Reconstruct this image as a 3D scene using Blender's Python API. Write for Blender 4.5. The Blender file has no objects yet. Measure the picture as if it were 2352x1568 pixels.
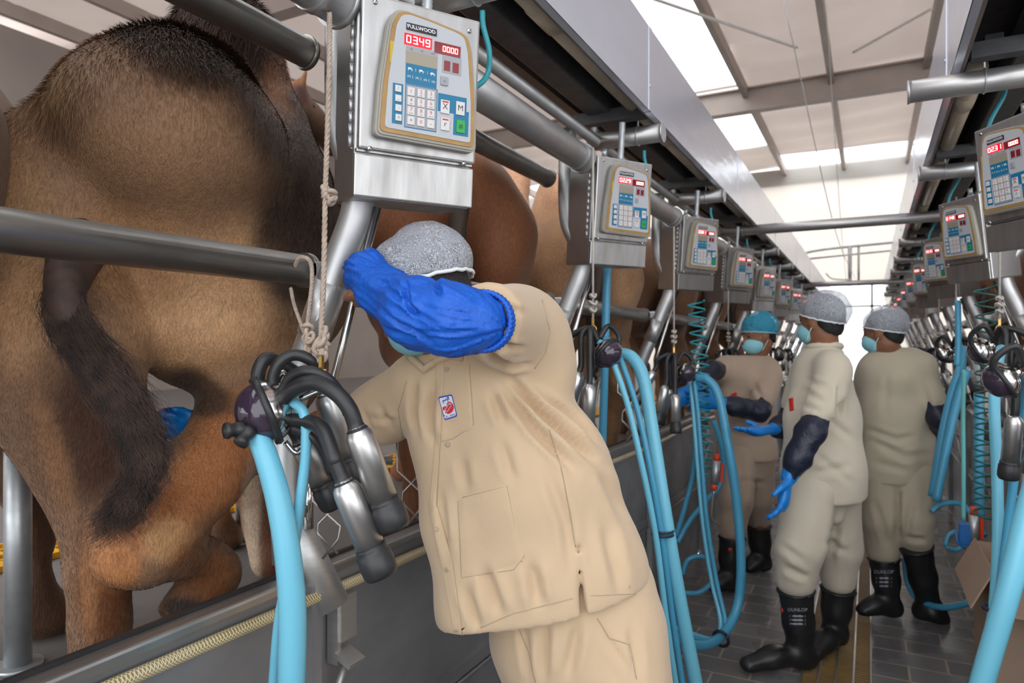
import bpy, bmesh, math, random
import numpy as np
from mathutils import Vector, Matrix, Quaternion, noise
random.seed(7); np.random.seed(7)
SC = bpy.context.scene; COL = SC.collection
# ---------------------------------------------------------------- camera, sky, light, exposure
YAW = math.radians(27.66); F = 1568.0; HZ = 792.0; EYE = 1.5
cam_d = bpy.data.cameras.new('camera'); cam = bpy.data.objects.new('camera', cam_d); COL.objects.link(cam)
cam.location = (0, 0, EYE); cam.rotation_euler = (math.radians(90), 0, YAW)
cam_d.sensor_width = 36; cam_d.lens = 36 * F / 2352; cam_d.shift_y = (HZ - 784) / 2352
cam_d.dof.use_dof = True; cam_d.dof.focus_distance = 1.45; cam_d.dof.aperture_fstop = 5.0
cam_d.clip_start = 0.05
SC.camera = cam
W = bpy.data.worlds.new('world'); SC.world = W; W.use_nodes = True
bg = W.node_tree.nodes['Background']; bg.inputs[0].default_value = (0.93, 0.96, 1.0, 1); bg.inputs[1].default_value = 1.25
SC.view_settings.view_transform = 'Standard'; SC.view_settings.look = 'None'
SC.view_settings.exposure = 1.3; SC.view_settings.gamma = 1; SC.view_settings.use_curve_mapping = False
SC.cycles.use_denoising = True
SC.cycles.use_adaptive_sampling = True; SC.cycles.adaptive_threshold = .02
SC.cycles.max_bounces = 7; SC.cycles.transparent_max_bounces = 16
# ---------------------------------------------------------------- helpers
SX, CX = math.sin(YAW), math.cos(YAW)
RIGHT = Vector((CX, SX, 0)); FWD = Vector((-SX, CX, 0)); UP = Vector((0, 0, 1))
def A(u, v, d):
    return Vector((0, 0, EYE)) + d * (FWD + RIGHT * ((u - 1176) / F) + UP * ((HZ - v) / F))
def AX(u, v, x):            # point on the plane X = x
    k = -SX + CX * (u - 1176) / F
    return A(u, v, x / k)
def proj(P):                # Nx3 -> u, v, d
    P = np.asarray(P, float); q = P - np.array([0, 0, EYE])
    d = q @ np.array(FWD); return 1176 + F * (q @ np.array(RIGHT)) / d, HZ - F * q[:, 2] / d, d
def tag(o, label=None, cat=None, group=None, kind=None):
    if label: o['label'] = label
    if cat: o['category'] = cat
    if group: o['group'] = group
    if kind: o['kind'] = kind
    return o
def empty(name, loc=(0, 0, 0), rot=(0, 0, 0), label=None, cat=None, group=None):
    o = bpy.data.objects.new(name, None); COL.objects.link(o); o.location = loc; o.rotation_euler = rot
    o.empty_display_size = 0.05
    return tag(o, label, cat, group)
def link(name, me, mats=None, parent=None, smooth=None):
    o = bpy.data.objects.new(name, me); COL.objects.link(o)
    for m in (mats if isinstance(mats, (list, tuple)) else [mats] if mats else []): me.materials.append(m)
    if parent: o.parent = parent
    return o
def copy_tree(o, parent=None):
    c = o.copy(); COL.objects.link(c); c.parent = parent
    for ch in list(o.children): copy_tree(ch, c)
    return c
class MB:
    """collects shapes in one mesh"""
    def __init__(s): s.v = []; s.f = []; s.m = []; s.sm = []
    def add(s, vs, fs, mi=0, smooth=True):
        b = len(s.v); s.v += [tuple(p) for p in vs]
        for f in fs: s.f.append([b + i for i in f]); s.m.append(mi); s.sm.append(smooth)
    def box(s, c, size, mi=0, R=None, bev=0.0):
        x, y, z = [k / 2 for k in size]; c = Vector(c)
        if bev <= 0:
            P = [Vector((a * x, b * y, e * z)) for a in (-1, 1) for b in (-1, 1) for e in (-1, 1)]
            P = [c + (R @ p if R else p) for p in P]
            s.add(P, [(0, 1, 3, 2), (4, 6, 7, 5), (0, 4, 5, 1), (2, 3, 7, 6), (0, 2, 6, 4), (1, 5, 7, 3)], mi, False); return
        bm = bmesh.new(); bmesh.ops.create_cube(bm, size=1)
        for v in bm.verts: v.co = Vector((v.co.x * 2 * x, v.co.y * 2 * y, v.co.z * 2 * z))
        bmesh.ops.bevel(bm, geom=bm.edges[:], offset=min(bev, x * .9, y * .9, z * .9), segments=2, affect='EDGES', profile=.6)
        P = [c + (R @ v.co if R else v.co) for v in bm.verts]; bm.verts.index_update()
        s.add(P, [[v.index for v in f.verts] for f in bm.faces], mi, False); bm.free()
    def tube(s, pts, r, n=12, mi=0, cap=True, flat=None):
        pts = [Vector(p) for p in pts]; k = len(pts)
        rs = r if isinstance(r, (list, tuple, np.ndarray)) else [r] * k
        T = [(pts[min(i + 1, k - 1)] - pts[max(i - 1, 0)]).normalized() for i in range(k)]
        up = Vector((0, 0, 1)) if abs(T[0].z) < .9 else Vector((1, 0, 0))
        nrm = T[0].cross(up).normalized(); V = []
        for i in range(k):
            if i: nrm = (T[i - 1].rotation_difference(T[i]) @ nrm); nrm = (nrm - T[i] * nrm.dot(T[i])).normalized()
            b = T[i].cross(nrm)
            for j in range(n):
                a = 2 * math.pi * j / n
                V.append(pts[i] + (nrm * math.cos(a) + b * math.sin(a)) * rs[i])
        Fc = [(i * n + j, i * n + (j + 1) % n, (i + 1) * n + (j + 1) % n, (i + 1) * n + j) for i in range(k - 1) for j in range(n)]
        if cap:
            V.append(pts[0]); V.append(pts[-1]); a, b = k * n, k * n + 1
            Fc += [(a, (j + 1) % n, j) for j in range(n)] + [(b, (k - 1) * n + j, (k - 1) * n + (j + 1) % n) for j in range(n)]
        s.add(V, Fc, mi)
    def cyl(s, a, b, r, r2=None, n=20, mi=0):
        a, b = Vector(a), Vector(b); r2 = r if r2 is None else r2
        t = (b - a).normalized(); up = Vector((0, 0, 1)) if abs(t.z) < .9 else Vector((1, 0, 0))
        x = t.cross(up).normalized(); y = t.cross(x)
        ring = lambda c, rr: [c + (x * math.cos(2 * math.pi * j / n) + y * math.sin(2 * math.pi * j / n)) * rr for j in range(n)]
        s.add(ring(a, r) + ring(b, r2), [(j, (j + 1) % n, n + (j + 1) % n, n + j) for j in range(n)], mi, True)
        s.add(ring(a, r), [tuple(range(n))[::-1]], mi, False); s.add(ring(b, r2), [tuple(range(n))], mi, False)
    def lathe(s, prof, o=(0, 0, 0), axis=(0, 0, 1), n=28, mi=0):
        """prof: (radius, height) pairs along axis"""
        o = Vector(o); t = Vector(axis).normalized(); up = Vector((0, 0, 1)) if abs(t.z) < .9 else Vector((1, 0, 0))
        x = t.cross(up).normalized(); y = t.cross(x); V = []
        for (r, h) in prof:
            for j in range(n):
                a = 2 * math.pi * j / n; V.append(o + t * h + (x * math.cos(a) + y * math.sin(a)) * r)
        s.add(V, [(i * n + j, (i + 1) * n + j, (i + 1) * n + (j + 1) % n, i * n + (j + 1) % n) for i in range(len(prof) - 1) for j in range(n)], mi)
    def prism(s, poly, z0, z1, M=None, mi=0, smooth=False):
        """poly (x,y) extruded in z, mapped by M"""
        n = len(poly); P = [Vector((x, y, z0)) for x, y in poly] + [Vector((x, y, z1)) for x, y in poly]
        if M: P = [M(p) for p in P]
        s.add(P, [tuple(range(n))[::-1], tuple(range(n, 2 * n))], mi, False)
        s.add(P, [(i, (i + 1) % n, n + (i + 1) % n, n + i) for i in range(n)], mi, smooth)
    def build(s, name, mats, parent=None, fix=True):
        me = bpy.data.meshes.new(name); me.from_pydata(s.v, [], s.f)
        me.polygons.foreach_set('material_index', s.m); me.polygons.foreach_set('use_smooth', s.sm)
        if fix:
            bm = bmesh.new(); bm.from_mesh(me); bmesh.ops.remove_doubles(bm, verts=bm.verts[:], dist=1e-6)
            bmesh.ops.recalc_face_normals(bm, faces=bm.faces[:]); bm.to_mesh(me); bm.free()
        me.update(); return link(name, me, mats, parent)
def spline(P, n=8):
    """Catmull-Rom through P"""
    P = [Vector(p) for p in P]; Q = [2 * P[0] - P[1]] + P + [2 * P[-1] - P[-2]]; out = []
    for i in range(1, len(Q) - 2):
        for k in range(n):
            t = k / n; a, b, c, d = Q[i - 1], Q[i], Q[i + 1], Q[i + 2]
            out.append(.5 * ((2 * b) + (c - a) * t + (2 * a - 5 * b + 4 * c - d) * t * t + (3 * b - a - 3 * c + d) * t ** 3))
    return out + [P[-1]]
# ---------------------------------------------------------------- materials
def mat(name, col, rough=.5, metal=0., bump=0., bscale=40., var=0., vscale=6., stretch=None, dark=None, trans=0., sub=0., emit=None, vcol=None, spec=None, coat=0., dist=.002):
    m = bpy.data.materials.new(name); m.use_nodes = True; nt = m.node_tree; N = nt.nodes; L = nt.links
    b = N['Principled BSDF']; b.inputs['Base Color'].default_value = (*col, 1); b.inputs['Roughness'].default_value = rough; b.inputs['Metallic'].default_value = metal
    if spec is not None: b.inputs['Specular IOR Level'].default_value = spec
    if coat: b.inputs['Coat Weight'].default_value = coat; b.inputs['Coat Roughness'].default_value = .08
    if trans: b.inputs['Transmission Weight'].default_value = trans
    if sub: b.inputs['Subsurface Weight'].default_value = sub; b.inputs['Subsurface Radius'].default_value = (.02, .02, .02)
    if emit: b.inputs['Emission Color'].default_value = (*emit[0], 1); b.inputs['Emission Strength'].default_value = emit[1]
    tc = N.new('ShaderNodeTexCoord'); mp = N.new('ShaderNodeMapping'); L.new(tc.outputs['Object'], mp.inputs[0])
    if stretch: mp.inputs['Scale'].default_value = stretch
    src = None
    if vcol:
        a = N.new('ShaderNodeAttribute'); a.attribute_name = vcol; src = a.outputs['Color']; L.new(src, b.inputs['Base Color'])
    if var:
        n = N.new('ShaderNodeTexNoise'); n.inputs['Scale'].default_value = vscale; n.inputs['Detail'].default_value = 6; L.new(mp.outputs[0], n.inputs[0])
        r = N.new('ShaderNodeMapRange'); r.inputs[1].default_value = .3; r.inputs[2].default_value = .7; r.inputs[3].default_value = 0; r.inputs[4].default_value = var; L.new(n.outputs[0], r.inputs[0])
        mx = N.new('ShaderNodeMix'); mx.data_type = 'RGBA'; L.new(r.outputs[0], mx.inputs[0])
        if src: L.new(src, mx.inputs[6])
        else: mx.inputs[6].default_value = (*col, 1)
        mx.inputs[7].default_value = (*(dark or [c * .45 for c in col]), 1); L.new(mx.outputs[2], b.inputs['Base Color'])
        if metal > .3:
            rr = N.new('ShaderNodeMapRange'); rr.inputs[3].default_value = rough * .75; rr.inputs[4].default_value = min(1, rough * 1.4); L.new(n.outputs[0], rr.inputs[0]); L.new(rr.outputs[0], b.inputs['Roughness'])
    if bump:
        n = N.new('ShaderNodeTexNoise'); n.inputs['Scale'].default_value = bscale; n.inputs['Detail'].default_value = 4; L.new(mp.outputs[0], n.inputs[0])
        bp = N.new('ShaderNodeBump'); bp.inputs['Strength'].default_value = bump; bp.inputs['Distance'].default_value = dist; L.new(n.outputs[0], bp.inputs['Height']); L.new(bp.outputs[0], b.inputs['Normal'])
    return m
M = {}
M['steel'] = mat('brushed_steel', (.66, .65, .64), .42, .9, .25, 18, .35, 5, (1, 1, 14), dark=(.42, .40, .38), dist=.001)
M['steel_sheet'] = mat('steel_sheet', (.54, .535, .525), .38, .95, .2, 30, .7, 5, (5, 1, 1), dark=(.33, .315, .30), dist=.001)
M['barrier'] = mat('dull_steel_sheet', (.36, .36, .37), .48, .6, .3, 20, .8, 3.5, (1, 1, 1.5), dark=(.22, .22, .23), dist=.001)
M['pipe'] = mat('pipe_steel', (.40, .38, .35), .36, 1, .2, 60, .6, 7, None, dark=(.22, .20, .18), dist=.0006)
M['pipe_light'] = mat('light_pipe_steel', (.60, .60, .60), .44, .9, .2, 60, .5, 8, None, dark=(.33, .32, .31), dist=.0006)
M['polish'] = mat('polished_steel', (.66, .65, .63), .16, 1, .15, 50, .5, 14, None, dark=(.42, .40, .38), dist=.0006)
M['galv'] = mat('galvanised_steel', (.55, .57, .58), .42, .8, .2, 60, .5, 30, None, dark=(.38, .40, .41))
M['dark'] = mat('dark_beam_paint', (.11, .11, .115), .5, .2, .2, 90, .5, 20, None, dark=(.03, .03, .03))
M['brownbeam'] = mat('brown_beam_paint', (.26, .22, .19), .5, .2, .2, 60, .4, 10)
M['beige'] = mat('beige_pvc', (.72, .62, .47), .35, 0, .1, 60, .5, 9, None, dark=(.58, .48, .35))
M['fascia'] = mat('white_blue_sheet', (.62, .64, .73), .2, .3, .25, 6, .25, 3, (1, .6, 2), dark=(.48, .50, .58), dist=.01)
M['rubber'] = mat('black_rubber', (.018, .018, .02), .42, 0, .2, 120, .4, 20, None, dark=(.035, .035, .035), dist=.0005)
M['hose'] = mat('pale_blue_silicone', (.17, .53, .70), .34, 0, .05, 60, .25, 6, None, dark=(.22, .56, .66), sub=.25)
M['hose_deep'] = mat('blue_silicone', (.07, .33, .52), .32, 0, .05, 60, .25, 6, None, dark=(.10, .40, .55), sub=.2)
M['teal'] = mat('teal_plastic', (.02, .30, .36), .3)
M['green_coil'] = mat('dark_green_plastic', (.01, .09, .08), .3)
M['rope'] = mat('pale_rope', (.50, .40, .32), .9, 0, .9, 260, .6, 60, None, dark=(.30, .22, .17), dist=.002)
M['rope_white'] = mat('white_rope', (.62, .58, .52), .9, 0, .9, 200, .5, 50, None, dark=(.35, .30, .26), dist=.002)
M['brass'] = mat('brass', (.62, .38, .12), .3, 1, .1, 80, .4, 60)
M['galv_wire'] = mat('wire_steel', (.45, .44, .42), .35, 1)
M['tan_paint'] = mat('roof_beam_paint', (.40, .33, .29), .55, 0, .1, 20, .3, 2)
M['white'] = mat('white_paint', (.75, .73, .70), .5, 0, .1, 20, .2, 4)
M['cardboard'] = mat('cardboard', (.42, .29, .21), .75, 0, .2, 60, .2, 5)
M['red'] = mat('red_plastic', (.75, .06, .02), .35); M['blue_plastic'] = mat('blue_plastic', (.01, .12, .38), .35)
M['amber'] = mat('amber_grating', (.78, .40, .02), .5, 0, .2, 60, .3, 8)
M['smoky'] = mat('smoky_plastic', (.035, .022, .040), .10, 0, .05, 40, .3, 60, None, dark=(.055, .038, .06), coat=.5)
# ---------------------------------------------------------------- the hall
def floor_mat():
    m = mat('wet_floor_tiles', (.16, .155, .15), .3); nt = m.node_tree; N = nt.nodes; L = nt.links; b = N['Principled BSDF']
    tc = N['Texture Coordinate']; br = N.new('ShaderNodeTexBrick'); L.new(tc.outputs['Object'], br.inputs[0])
    br.inputs['Color1'].default_value = (.16, .16, .165, 1); br.inputs['Color2'].default_value = (.22, .21, .21, 1); br.inputs['Mortar'].default_value = (.42, .35, .29, 1)
    br.inputs['Scale'].default_value = 1; br.inputs['Brick Width'].default_value = .32; br.inputs['Row Height'].default_value = .16; br.inputs['Mortar Size'].default_value = .006; br.offset = .5
    n = N.new('ShaderNodeTexNoise'); n.inputs['Scale'].default_value = 2.2; n.inputs['Detail'].default_value = 7; L.new(tc.outputs['Object'], n.inputs[0])
    mx = N.new('ShaderNodeMix'); mx.data_type = 'RGBA'; mx.blend_type = 'MULTIPLY'; mx.inputs[0].default_value = .5
    cr = N.new('ShaderNodeValToRGB'); cr.color_ramp.elements[0].position = .35; cr.color_ramp.elements[0].color = (.45, .42, .4, 1); cr.color_ramp.elements[1].position = .65
    L.new(n.outputs[0], cr.inputs[0]); L.new(br.outputs['Color'], mx.inputs[6]); L.new(cr.outputs[0], mx.inputs[7]); L.new(mx.outputs[2], b.inputs['Base Color'])
    rr = N.new('ShaderNodeMapRange'); rr.inputs[1].default_value = .4; rr.inputs[2].default_value = .62; rr.inputs[3].default_value = .12; rr.inputs[4].default_value = .42; L.new(n.outputs[0], rr.inputs[0]); L.new(rr.outputs[0], b.inputs['Roughness'])
    bp = N.new('ShaderNodeBump'); bp.inputs['Strength'].default_value = .5; bp.inputs['Distance'].default_value = .003; L.new(br.outputs['Fac'], bp.inputs['Height']); bp.invert = True; L.new(bp.outputs[0], b.inputs['Normal'])
    return m
def fabric_mat(name, col, tr, amt):
    m = bpy.data.materials.new(name); m.use_nodes = True; nt = m.node_tree; N = nt.nodes; L = nt.links; b = N['Principled BSDF']; out = N['Material Output']
    n = N.new('ShaderNodeTexNoise'); n.inputs['Scale'].default_value = .9; n.inputs['Detail'].default_value = 6; tc = N.new('ShaderNodeTexCoord'); L.new(tc.outputs['Object'], n.inputs[0])
    cr = N.new('ShaderNodeValToRGB'); cr.color_ramp.elements[0].position = .35; cr.color_ramp.elements[0].color = (*[c * .82 for c in col], 1); cr.color_ramp.elements[1].position = .65; cr.color_ramp.elements[1].color = (*col, 1)
    L.new(n.outputs[0], cr.inputs[0]); L.new(cr.outputs[0], b.inputs['Base Color']); b.inputs['Roughness'].default_value = .5
    t = N.new('ShaderNodeBsdfTranslucent'); t.inputs[0].default_value = (*tr, 1)
    mx = N.new('ShaderNodeMixShader'); mx.inputs[0].default_value = amt; L.new(b.outputs[0], mx.inputs[1]); L.new(t.outputs[0], mx.inputs[2]); L.new(mx.outputs[0], out.inputs[0])
    return m
M['floor'] = floor_mat()
M['concrete'] = mat('wet_concrete', (.20, .185, .175), .45, 0, .4, 60, .6, 5, None, dark=(.12, .11, .105))
M['roofing'] = fabric_mat('roof_insulation', (.52, .43, .38), (.80, .66, .58), .16)
M['farwall'] = fabric_mat('white_translucent_wall', (.85, .83, .79), (.95, .90, .84), .55)
M['pane'] = fabric_mat('frosted_pane', (.92, .93, .93), (1, 1, 1), .93)
def struct(name, mb, m, parent=None):
    o = mb.build(name, m, parent)
    if parent is None: o['kind'] = 'structure'
    return o
PZ = .70                    # platform level on both sides of the sunken aisle
YF = 19.8; ZR = 6.3
b = MB(); b.box((-.685, 8.5, -.05), (.81, 24, .1)); b.box((.355, 8.5, -.05), (.69, 24, .1)); struct('floor', b, M['floor'])
b = MB(); b.box((-.135, 8.5, -.11), (.30, 24, .02)); struct('trim_1', b, M['dark'])
b = MB(); b.box((-6.15, 8.5, PZ / 2), (10.1, 24, PZ)); struct('floor_left_platform', b, M['concrete'])
b = MB(); b.box((3.85, 8.5, PZ / 2), (6.3, 24, PZ)); struct('floor_right_platform', b, M['concrete'])
# roof: purlin strips and bays, some of them frosted skylight panes
xs = [-14.9 + 1.43 * i for i in range(0, 16)]
ys = [-6.9, -.2, 6.5, 13.2, 19.9]
def wavy(mb, x0, x1, y0, y1, z):
    nx, ny = 8, 26; V = []
    for j in range(ny + 1):
        for i in range(nx + 1):
            x, y = x0 + (x1 - x0) * i / nx, y0 + (y1 - y0) * j / ny
            V.append((x, y, z + .10 * noise.noise(Vector((x * .5, y * 1.5, 0))) + .035 * math.sin(y * 5.2 + x)))
    mb.add(V, [(j * (nx + 1) + i, (j + 1) * (nx + 1) + i, (j + 1) * (nx + 1) + i + 1, j * (nx + 1) + i + 1) for j in range(ny) for i in range(nx)], 0, True)
rf = MB(); wn = 1
for i in range(len(xs) - 1):
    x0, x1 = xs[i], xs[i + 1]
    for j in range(1, 4):
        y0, y1 = ys[j], ys[j + 1]
        sky = None
        if -3.7 < (x0 + x1) / 2 < -2.3: sky = (y0, y1 - .1) if j != 3 else (y0, y1 - 2.6)
        if -12.2 < (x0 + x1) / 2 < -10.5: sky = (y0 + 1.5, y0 + 4.6)
        if 4.0 < (x0 + x1) / 2 < 5.6: sky = (y0, y1 - 1)
        if sky and not (j == 3 and x0 > -2.3):
            p = MB(); p.box(((x0 + x1) / 2, (sky[0] + sky[1]) / 2, ZR + .03), (x1 - x0, sky[1] - sky[0], .01))
            w = struct('window_%d' % wn, p, M['pane']); wn += 1
            if sky[0] > y0 + .1: wavy(rf, x0, x1, y0, sky[0], ZR)
            wavy(rf, x0, x1, sky[1], y1, ZR)
        elif j == 3:
            wavy(rf, x0, x1, y0, y1 - 1.3, ZR)
        else: wavy(rf, x0, x1, y0, y1, ZR)
struct('ceiling', rf, M['roofing'])
k = 2
for x in xs[1:-1]:
    b = MB(); b.box((x, 9.85, ZR - .14), (.09, 20.1, .2)); struct('trim_%d' % k, b, M['tan_paint']); k += 1
for y in ys[1:]:
    b = MB(); b.box((-4, y, ZR - .28), (22, .03, .40)); b.box((-4, y, ZR - .08), (22, .22, .03)); b.box((-4, y, ZR - .49), (22, .22, .03))
    struct('trim_%d' % k, b, M['tan_paint']); k += 1
b = MB(); b.box((-2, YF, 4.66), (20, .06, 3.2)); b.box((-7, YF, 1.8), (10, .06, 2.8)); b.box((3.6, YF, 1.8), (6.5, .06, 2.8)); struct('wall_far', b, M['farwall'])
b = MB()
for x in (-1.9, -.95, 0.05, .9): b.box((x, YF - .03, 1.9), (.06, .04, 2.5))
for z in (3.1, 2.5): b.box((-.5, YF - .03, z), (3.2, .04, .05))
struct('window_%d' % wn, b, M['white']); wn += 1
b = MB(); b.box((-.5, YF + .2, 1.9), (3.4, .02, 2.6)); struct('window_%d' % wn, b, M['pane'])
M['sidewall'] = fabric_mat('side_wall_sheet', (.40, .34, .31), (.5, .45, .4), .15)
b = MB(); b.box((-11.2, 6.5, 3.4), (.08, 26.6, 5.5)); struct('wall_left', b, M['sidewall'])
b = MB(); b.box((6.6, 10.0, 4.3), (.08, 19.6, 3.6)); b.box((6.6, 10.0, 1.2), (.08, 19.6, 1.2)); struct('wall_right', b, M['sidewall'])
# amber walkway grating on the left platform
b = MB()
for y0 in np.arange(.6, 15, .06):
    b.box((-2.85, y0, PZ + .012), (.34, .012, .02), 0)
for x in (-3.0, -2.92, -2.85, -2.78, -2.7): b.box((x, 7.8, PZ + .014), (.014, 14.4, .022), 0)
tag(b.build('walkway_grating', M['amber'], None, fix=False), 'amber plastic walkway grating lying along the stall fronts on the left platform', 'grating')
# floor drain grate
b = MB(); st = MB()
for y in np.arange(-1, 19, .026): b.box((-.135, y, -.012), (.27, .011, .018))
for x in (-.275, -.205, -.135, -.065, .005): st.box((x, 9, -.006), (.008, 20, .022))
g = empty('drain_grate', (0, 0, 0), label='long floor drain grate with rusty amber slats between steel rails in the sunken aisle', cat='drain grate')
b.build('slats', mat('rusty_slats', (.36, .22, .08), .5, .2, .2, 40, .5, 8), g, fix=False); st.build('rails', M['steel'], g)
# frame pipework on the far wall and thin wires under the roof
b = MB()
for x0, x1 in ((-1.5, .6),):
    b.tube(spline([(x0, YF - .4, 3.0), (x0, YF - .4, 3.75), (x0 + .25, YF - .4, 3.95), (x1, YF - .4, 4.05)], 6), .035)
    b.tube([(x0 + .1, YF - .4, 3.75), (x1, YF - .4, 3.85)], .025); b.tube([(-.45, YF - .4, 3.0), (-.45, YF - .4, 4.0)], .05); b.tube([(-.25, YF - .4, 3.0), (-.25, YF - .4, 4.0)], .03)
    b.tube(spline([(-1.0, YF - .45, 3.35), (-.85, YF - .45, 3.2), (-.4, YF - .45, 3.15)], 5), .02)
tag(b.build('pipe_frame', M['pipe_light']), 'bent pipe frame standing in front of the far white wall above the doorway', 'pipe frame')
def wire(p, q, lab, r=.004, sag=.04):
    b = MB(); p, q = Vector(p), Vector(q); mid = (p + q) / 2 - Vector((0, 0, sag * (p - q).length)); b.tube(spline([p, mid, q], 8), r, 6)
    tag(b.build('hanging_wire', M['white']), lab, 'wire')
wire(A(1795, -20, 5.0), A(1965, 640, 14), 'thin white wire sagging from the roof above the aisle, longest and nearest', .005)
wire(A(1895, -20, 8.0), A(1950, 700, 18), 'faint wire hanging just right of the long white wire under the roof', .005)
wire(A(1480, -10, 8), A(1830, 110, 10.8), 'dark bracing wire crossing the skylight at the top', .02, 0)
wire(A(2140, 20, 9), A(1960, 120, 10.8), 'bracing rod slanting from the right purlin down to the main rafter', .02, 0)
# ---------------------------------------------------------------- control boxes
PITCH = 1.29; NB = 11
H3 = None
def homog(src, dst):
    R = []
    for (x, y), (a, b) in zip(src, dst):
        R.append([x, y, 1, 0, 0, 0, -a * x, -a * y, -a]); R.append([0, 0, 0, x, y, 1, -b * x, -b * y, -b])
    _, _, vt = np.linalg.svd(np.array(R)); return vt[-1].reshape(3, 3)
BW, BH, BD = .257, .392, .157
HM = homog([(530, 0), (500, 1375), (1327, 1480), (1365, 182)], [(0, BH), (0, 0), (BW, 0), (BW, BH)])
def hp(x, y):
    q = HM @ np.array([x, y, 1.]); return q[0] / q[2], q[1] / q[2]
def hrect(cx, cy, w, h):
    x, z = hp(cx, cy); x1, _ = hp(cx + w / 2, cy + w * .09); x0, _ = hp(cx - w / 2, cy - w * .09); _, za = hp(cx, cy - h / 2); _, zb = hp(cx, cy + h / 2)
    return x, z, x1 - x0, za - zb
def flat(name, col, rough=.4, **k): return mat(name, col, rough, **k)
K = dict(blue=flat('panel_blue', (.004, .16, .30)), pale=flat('panel_pale_grey', (.47, .485, .51)), key=flat('key_white', (.66, .64, .62)), black=flat('badge_black', (.012, .012, .014)),
         red=flat('key_red_print', (.62, .03, .04)), white=flat('white_print', (.8, .8, .8)), led=flat('lit_red_digits', (.9, .1, .08), emit=((1, .22, .20), 3.2)), ledbg=flat('lit_red_window', (.35, .0, .01), .15, emit=((1, .0, .02), .42)),
         ledoff=flat('dark_red_window', (.16, .005, .012), .15, emit=((1, 0, .03), .03)), lcd=flat('lcd_tan', (.32, .28, .21), .25), green=flat('key_green', (.03, .36, .06)), grey=flat('panel_mid_grey', (.34, .34, .36)),
         trim=flat('amber_gasket', (.42, .24, .07), .35, var=.4, vscale=30), house=flat('grey_housing', (.36, .34, .29), .4), yellow=flat('yellow_patch', (.55, .38, .02)), squares=flat('dark_red_square', (.22, .01, .015), .2))
def text_mesh(s, size, name='print', bold=0., shear=0.):
    c = bpy.data.curves.new(name, 'FONT'); c.body = s; c.size = size; c.align_x = 'CENTER'; c.align_y = 'CENTER'; c.offset = bold; c.shear = shear; c.resolution_u = 3
    o = bpy.data.objects.new(name, c); COL.objects.link(o); dg = bpy.context.evaluated_depsgraph_get(); dg.update()
    me = bpy.data.meshes.new_from_object(o.evaluated_get(dg)); vs = [tuple(v.co) for v in me.vertices]; fs = [tuple(p.vertices) for p in me.polygons]
    bpy.data.objects.remove(o); bpy.data.curves.remove(c); bpy.data.meshes.remove(me); return vs, fs
def put_text(mb, s, x, z, y, size, mi, bold=0., shear=0., sx=1.):
    vs, fs = text_mesh(s, size, bold=bold, shear=shear); mb.add([(x + a * sx, y, z + b) for a, b, _ in vs], fs, mi, False)
def quad(mb, x, z, w, h, y, mi, t=.0012):
    mb.box((x, y + t / 2, z), (w, t, h), mi)
SEG = {'0': 'abcdef', '1': 'bc', '2': 'abged', '3': 'abgcd', '4': 'fgbc', '5': 'afgcd', '6': 'afgecd', '7': 'abc', '8': 'abcdefg', '9': 'abfgcd'}
def seven(mb, s, x, z, w, h, y, mi):
    """seven-segment digits, . after a digit lights its point"""
    n = len(s.replace('.', '')); dw = w / n; i = 0; t = h * .13
    for ch in s:
        if ch == '.': mb.box((x - w / 2 + dw * i - dw * .08, y, z - h / 2 + t / 2), (t, .0008, t), mi); continue
        cx = x - w / 2 + dw * (i + .5); a = dw * .30; hh = h / 2
        P = dict(a=((0, hh - t / 2), (a * 2, t)), d=((0, -hh + t / 2), (a * 2, t)), g=((0, 0), (a * 2, t)), f=((-a, hh / 2), (t, hh)), b=((a, hh / 2), (t, hh)), e=((-a, -hh / 2), (t, hh)), c=((a, -hh / 2), (t, hh)))
        for sg in SEG.get(ch, ''):
            (ox, oz), (sw, sh) = P[sg]; mb.box((cx + ox, y, z + oz), (sw, .0008, sh * .9 if sh > t else sh), mi)
        i += 1
def inset(poly, k):
    c = Vector((sum(p[0] for p in poly) / len(poly), sum(p[1] for p in poly) / len(poly)))
    return [(p[0] + (c.x - p[0]) * k[0], p[1] + (c.y - p[1]) * k[1]) for p in poly]
def roundpoly(poly, r, n=4):
    out = []; m = len(poly)
    for i in range(m):
        p, a, b = Vector(poly[i]), Vector(poly[i - 1]), Vector(poly[(i + 1) % m])
        rr = min(r, (a - p).length * .45, (b - p).length * .45); s = p + (a - p).normalized() * rr; e = p + (b - p).normalized() * rr
        for k in range(n + 1):
            t = k / n; q = s * (1 - t) ** 2 + p * 2 * t * (1 - t) + e * t * t; out.append((q.x, q.y))
    return out
FY = lambda y: (lambda p: Vector((p.x, y - p.z, p.y)))     # prism x,y,z -> x,-depth,z in front of the plane y
def screw(mb, x, z, y):
    mb.lathe([(0, .0030), (.0035, .0026), (.0052, .0012), (.0055, 0)], (x, y, z), (0, -1, 0), 14)
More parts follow.
